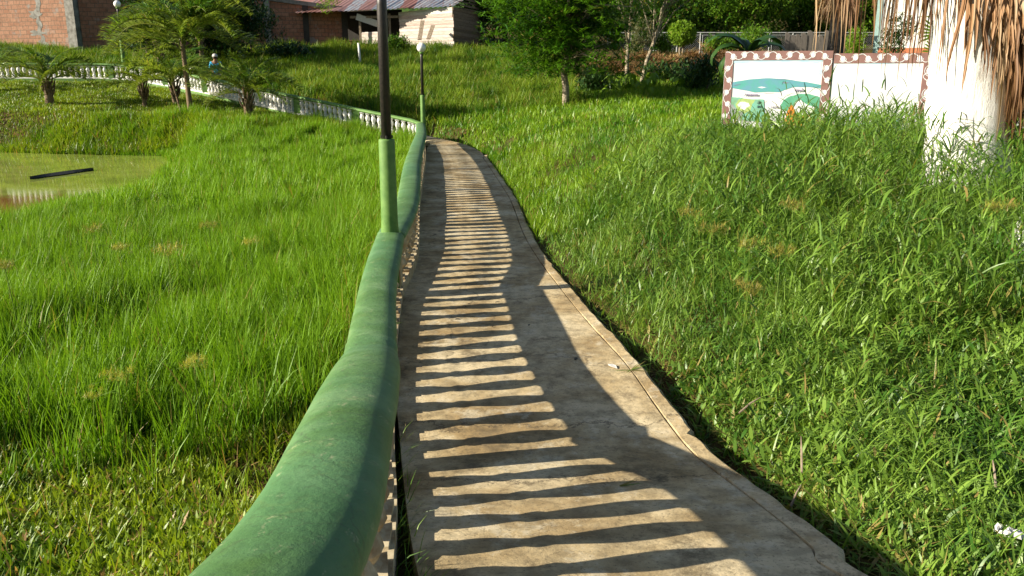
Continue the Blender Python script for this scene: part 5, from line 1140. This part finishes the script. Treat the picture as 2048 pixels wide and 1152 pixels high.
for px, py, sc, dr, lb in [(235, 765, .95, .1, 'yellow-green sedge head left of the near turf corner'), (395, 745, 1.0, .1, 'yellow-green sedge with two pale heads nearest the railing'), (180, 800, .7, .1, 'small sedge head lowest at the left'), (335, 515, 1.5, .5, 'brownish sedge cluster in the middle of the left field'), (420, 458, 1.2, .5, 'sedge head above the brownish cluster in the left field'),
                           (185, 468, 1.3, .5, 'rusty sedge head near the pond corner'), (505, 495, 1.2, .3, 'sedge head between pond and railing'), (20, 545, 1.4, .6, 'brown sedge head at the left picture edge'), (240, 505, 1.2, .4, 'sedge head right of the rusty one by the pond'),
                           (1500, 360, 1.4, .9, 'brown sedge head in front of the lake painting'), (1440, 395, 1.4, .9, 'brown sedge head left of the reeds'), (1380, 440, 1.4, .8, 'brown sedge head in the middle of the right field'), (1590, 420, 1.4, .9, 'brown sedge head below the blank panel'), (1500, 500, 1.4, .7, 'brown sedge head right of the path in the tall grass'), (1560, 520, 1.3, .7, 'brown sedge head nearest the tall weeds'), (1990, 400, 1.5, .6, 'sedge head before the whitewashed palm foot')]:
    topat(px, py, 0.48 * sc, dr, sc, lb)

# ------------------------------------------------------------------ small things
a = G(60, 357, WL + .02); b = G(187, 339, WL + .02); mb = MB(); d = b - a; n = 8; sd_ = Vector((-d.y, d.x, 0)).normalized()
vs = []
for i in range(n + 1):
    u = i / n; w_ = 0.085 * math.sin(math.pi * min(1, .03 + .95 * u)) ** 1.2; c = a + d * u; vs += [c - sd_ * w_, c + sd_ * w_ + Vector((0, 0, .05)), c - Vector((0, 0, .06))]
mb.add(vs, [(3 * i, 3 * i + 1, 3 * i + 4, 3 * i + 3) for i in range(n)] + [(3 * i + 2, 3 * i, 3 * i + 3, 3 * i + 5) for i in range(n)] + [(3 * i + 1, 3 * i + 2, 3 * i + 5, 3 * i + 4) for i in range(n)])
o = mb.build('floating_branch', M['stick']); tag(o, 'dark palm sheath floating on the green pond', 'branch')
random.seed(9)
def leaf_on(px, py, L, lb, mat='stick', grp='dry leaves fallen on the path'):
    q = GP(px, py); mb = MB(); mb.tone = (random.random(), .6, .5); out = [(-1, 0), (-.5, .35), (.2, .4), (1, 0), (.2, -.38), (-.5, -.3)]
    mb.add([(x * L, y * L, .004 + .25 * L * abs(y)) for x, y in out] + [(x * L, y * L, .001 + .25 * L * abs(y)) for x, y in out], [(0, 5, 4, 3, 2, 1), (6, 7, 8, 9, 10, 11)] + [(i, (i + 1) % 6, 6 + (i + 1) % 6, 6 + i) for i in range(6)])
    o = mb.build('dry_leaf', M[mat]); o.location = (q.x, q.y, q.z + .007); o.rotation_euler = (0, 0, random.uniform(0, 6)); tag(o, lb, 'leaf', grp)
LB = 'small dark dry leaf lying on the shaded middle of the path'
for px, py in ((938, 610), (965, 600), (995, 606), (930, 614), (1058, 652), (1000, 540), (870, 470), (1013, 500), (985, 655), (915, 640), (1050, 530)): leaf_on(px, py, random.uniform(.012, .022), LB)
leaf_on(1152, 720, .03, 'lone brown leaf on the sunlit strip of the path'); leaf_on(1225, 735, .05, 'pale curled leaf on the sunlit edge of the path', 'litter')
def sprig(px, py, lb, n, L):
    q = GP(px, py); acc = []; b = np.tile([[q.x, q.y, q.z + .008]], (n, 1)) + np.c_[U(-.004, .004, n), U(-.004, .004, n), np.zeros(n)]
    blades(b, U(.4, 1, n) * L, U(.004, .009, n), U(1.35, 1.52, n), U(0, .1, n), az=N_(0.3, .5, n) + np.where(U(0, 1, n) < .4, math.pi, 0), dry=.25, base_w=.9, acc=acc, seg=3); v, f, tt = join(acc); o = npmesh('grass_sprig', v, f, M['broad'], tt); tag(o, lb, 'grass sprig')
sprig(1262, 742, 'torn grass sprig lying on the path edging', 12, .2); sprig(1240, 975, 'thin green stalk lying across the shadow stripes', 4, .16); sprig(1215, 640, 'grass sprig fallen on the edging above the brown leaf', 7, .12)
def stalk(px, py, lb, L, az, mat='wood', r_=.006):
    q = G(px, py, 0.1); z = gz(q.x, q.y) + .10; mb = MB(); d = Vector((math.cos(az), math.sin(az), .5)); mb.tube([(0, 0, 0), d * L * .5 + Vector((0, 0, .01)), d * L], [r_, r_ * .9, r_ * .4], 6, jit=.15); o = mb.build('dry_stalk', M[mat]); o.location = (q.x, q.y, z); tag(o, lb, 'stalk')
stalk(1605, 930, 'dry pale stalk sticking up beside the lower path edge', .2, 1.3); stalk(1585, 975, 'short dry stalk lying beside the lower path edge', .12, .9); stalk(1990, 985, 'dry reddish leaf stalk at the lower right', .14, 1.2); stalk(1480, 800, 'brown dry stalk beside the bare soil patch', .15, .4)
q = G(2010, 1078, .1); mb = MB(); random.seed(2)
for k in range(9): mb.box((random.uniform(-.07, .07), random.uniform(-.05, .05), random.uniform(.02, .05)), (random.uniform(.02, .05), random.uniform(.015, .03), .008), M=Euler((random.uniform(-.6, .6), random.uniform(-.6, .6), random.uniform(0, 6))).to_matrix().to_4x4(), taper=.6)
o = mb.build('litter', M['litter']); o.location = (q.x, q.y, gz(q.x, q.y) + .06); tag(o, 'crumpled white litter in the turf at the lower right', 'litter')
for o in list(bpy.data.objects):
    if o.name not in S.objects and o.users == 0: bpy.data.objects.remove(o)
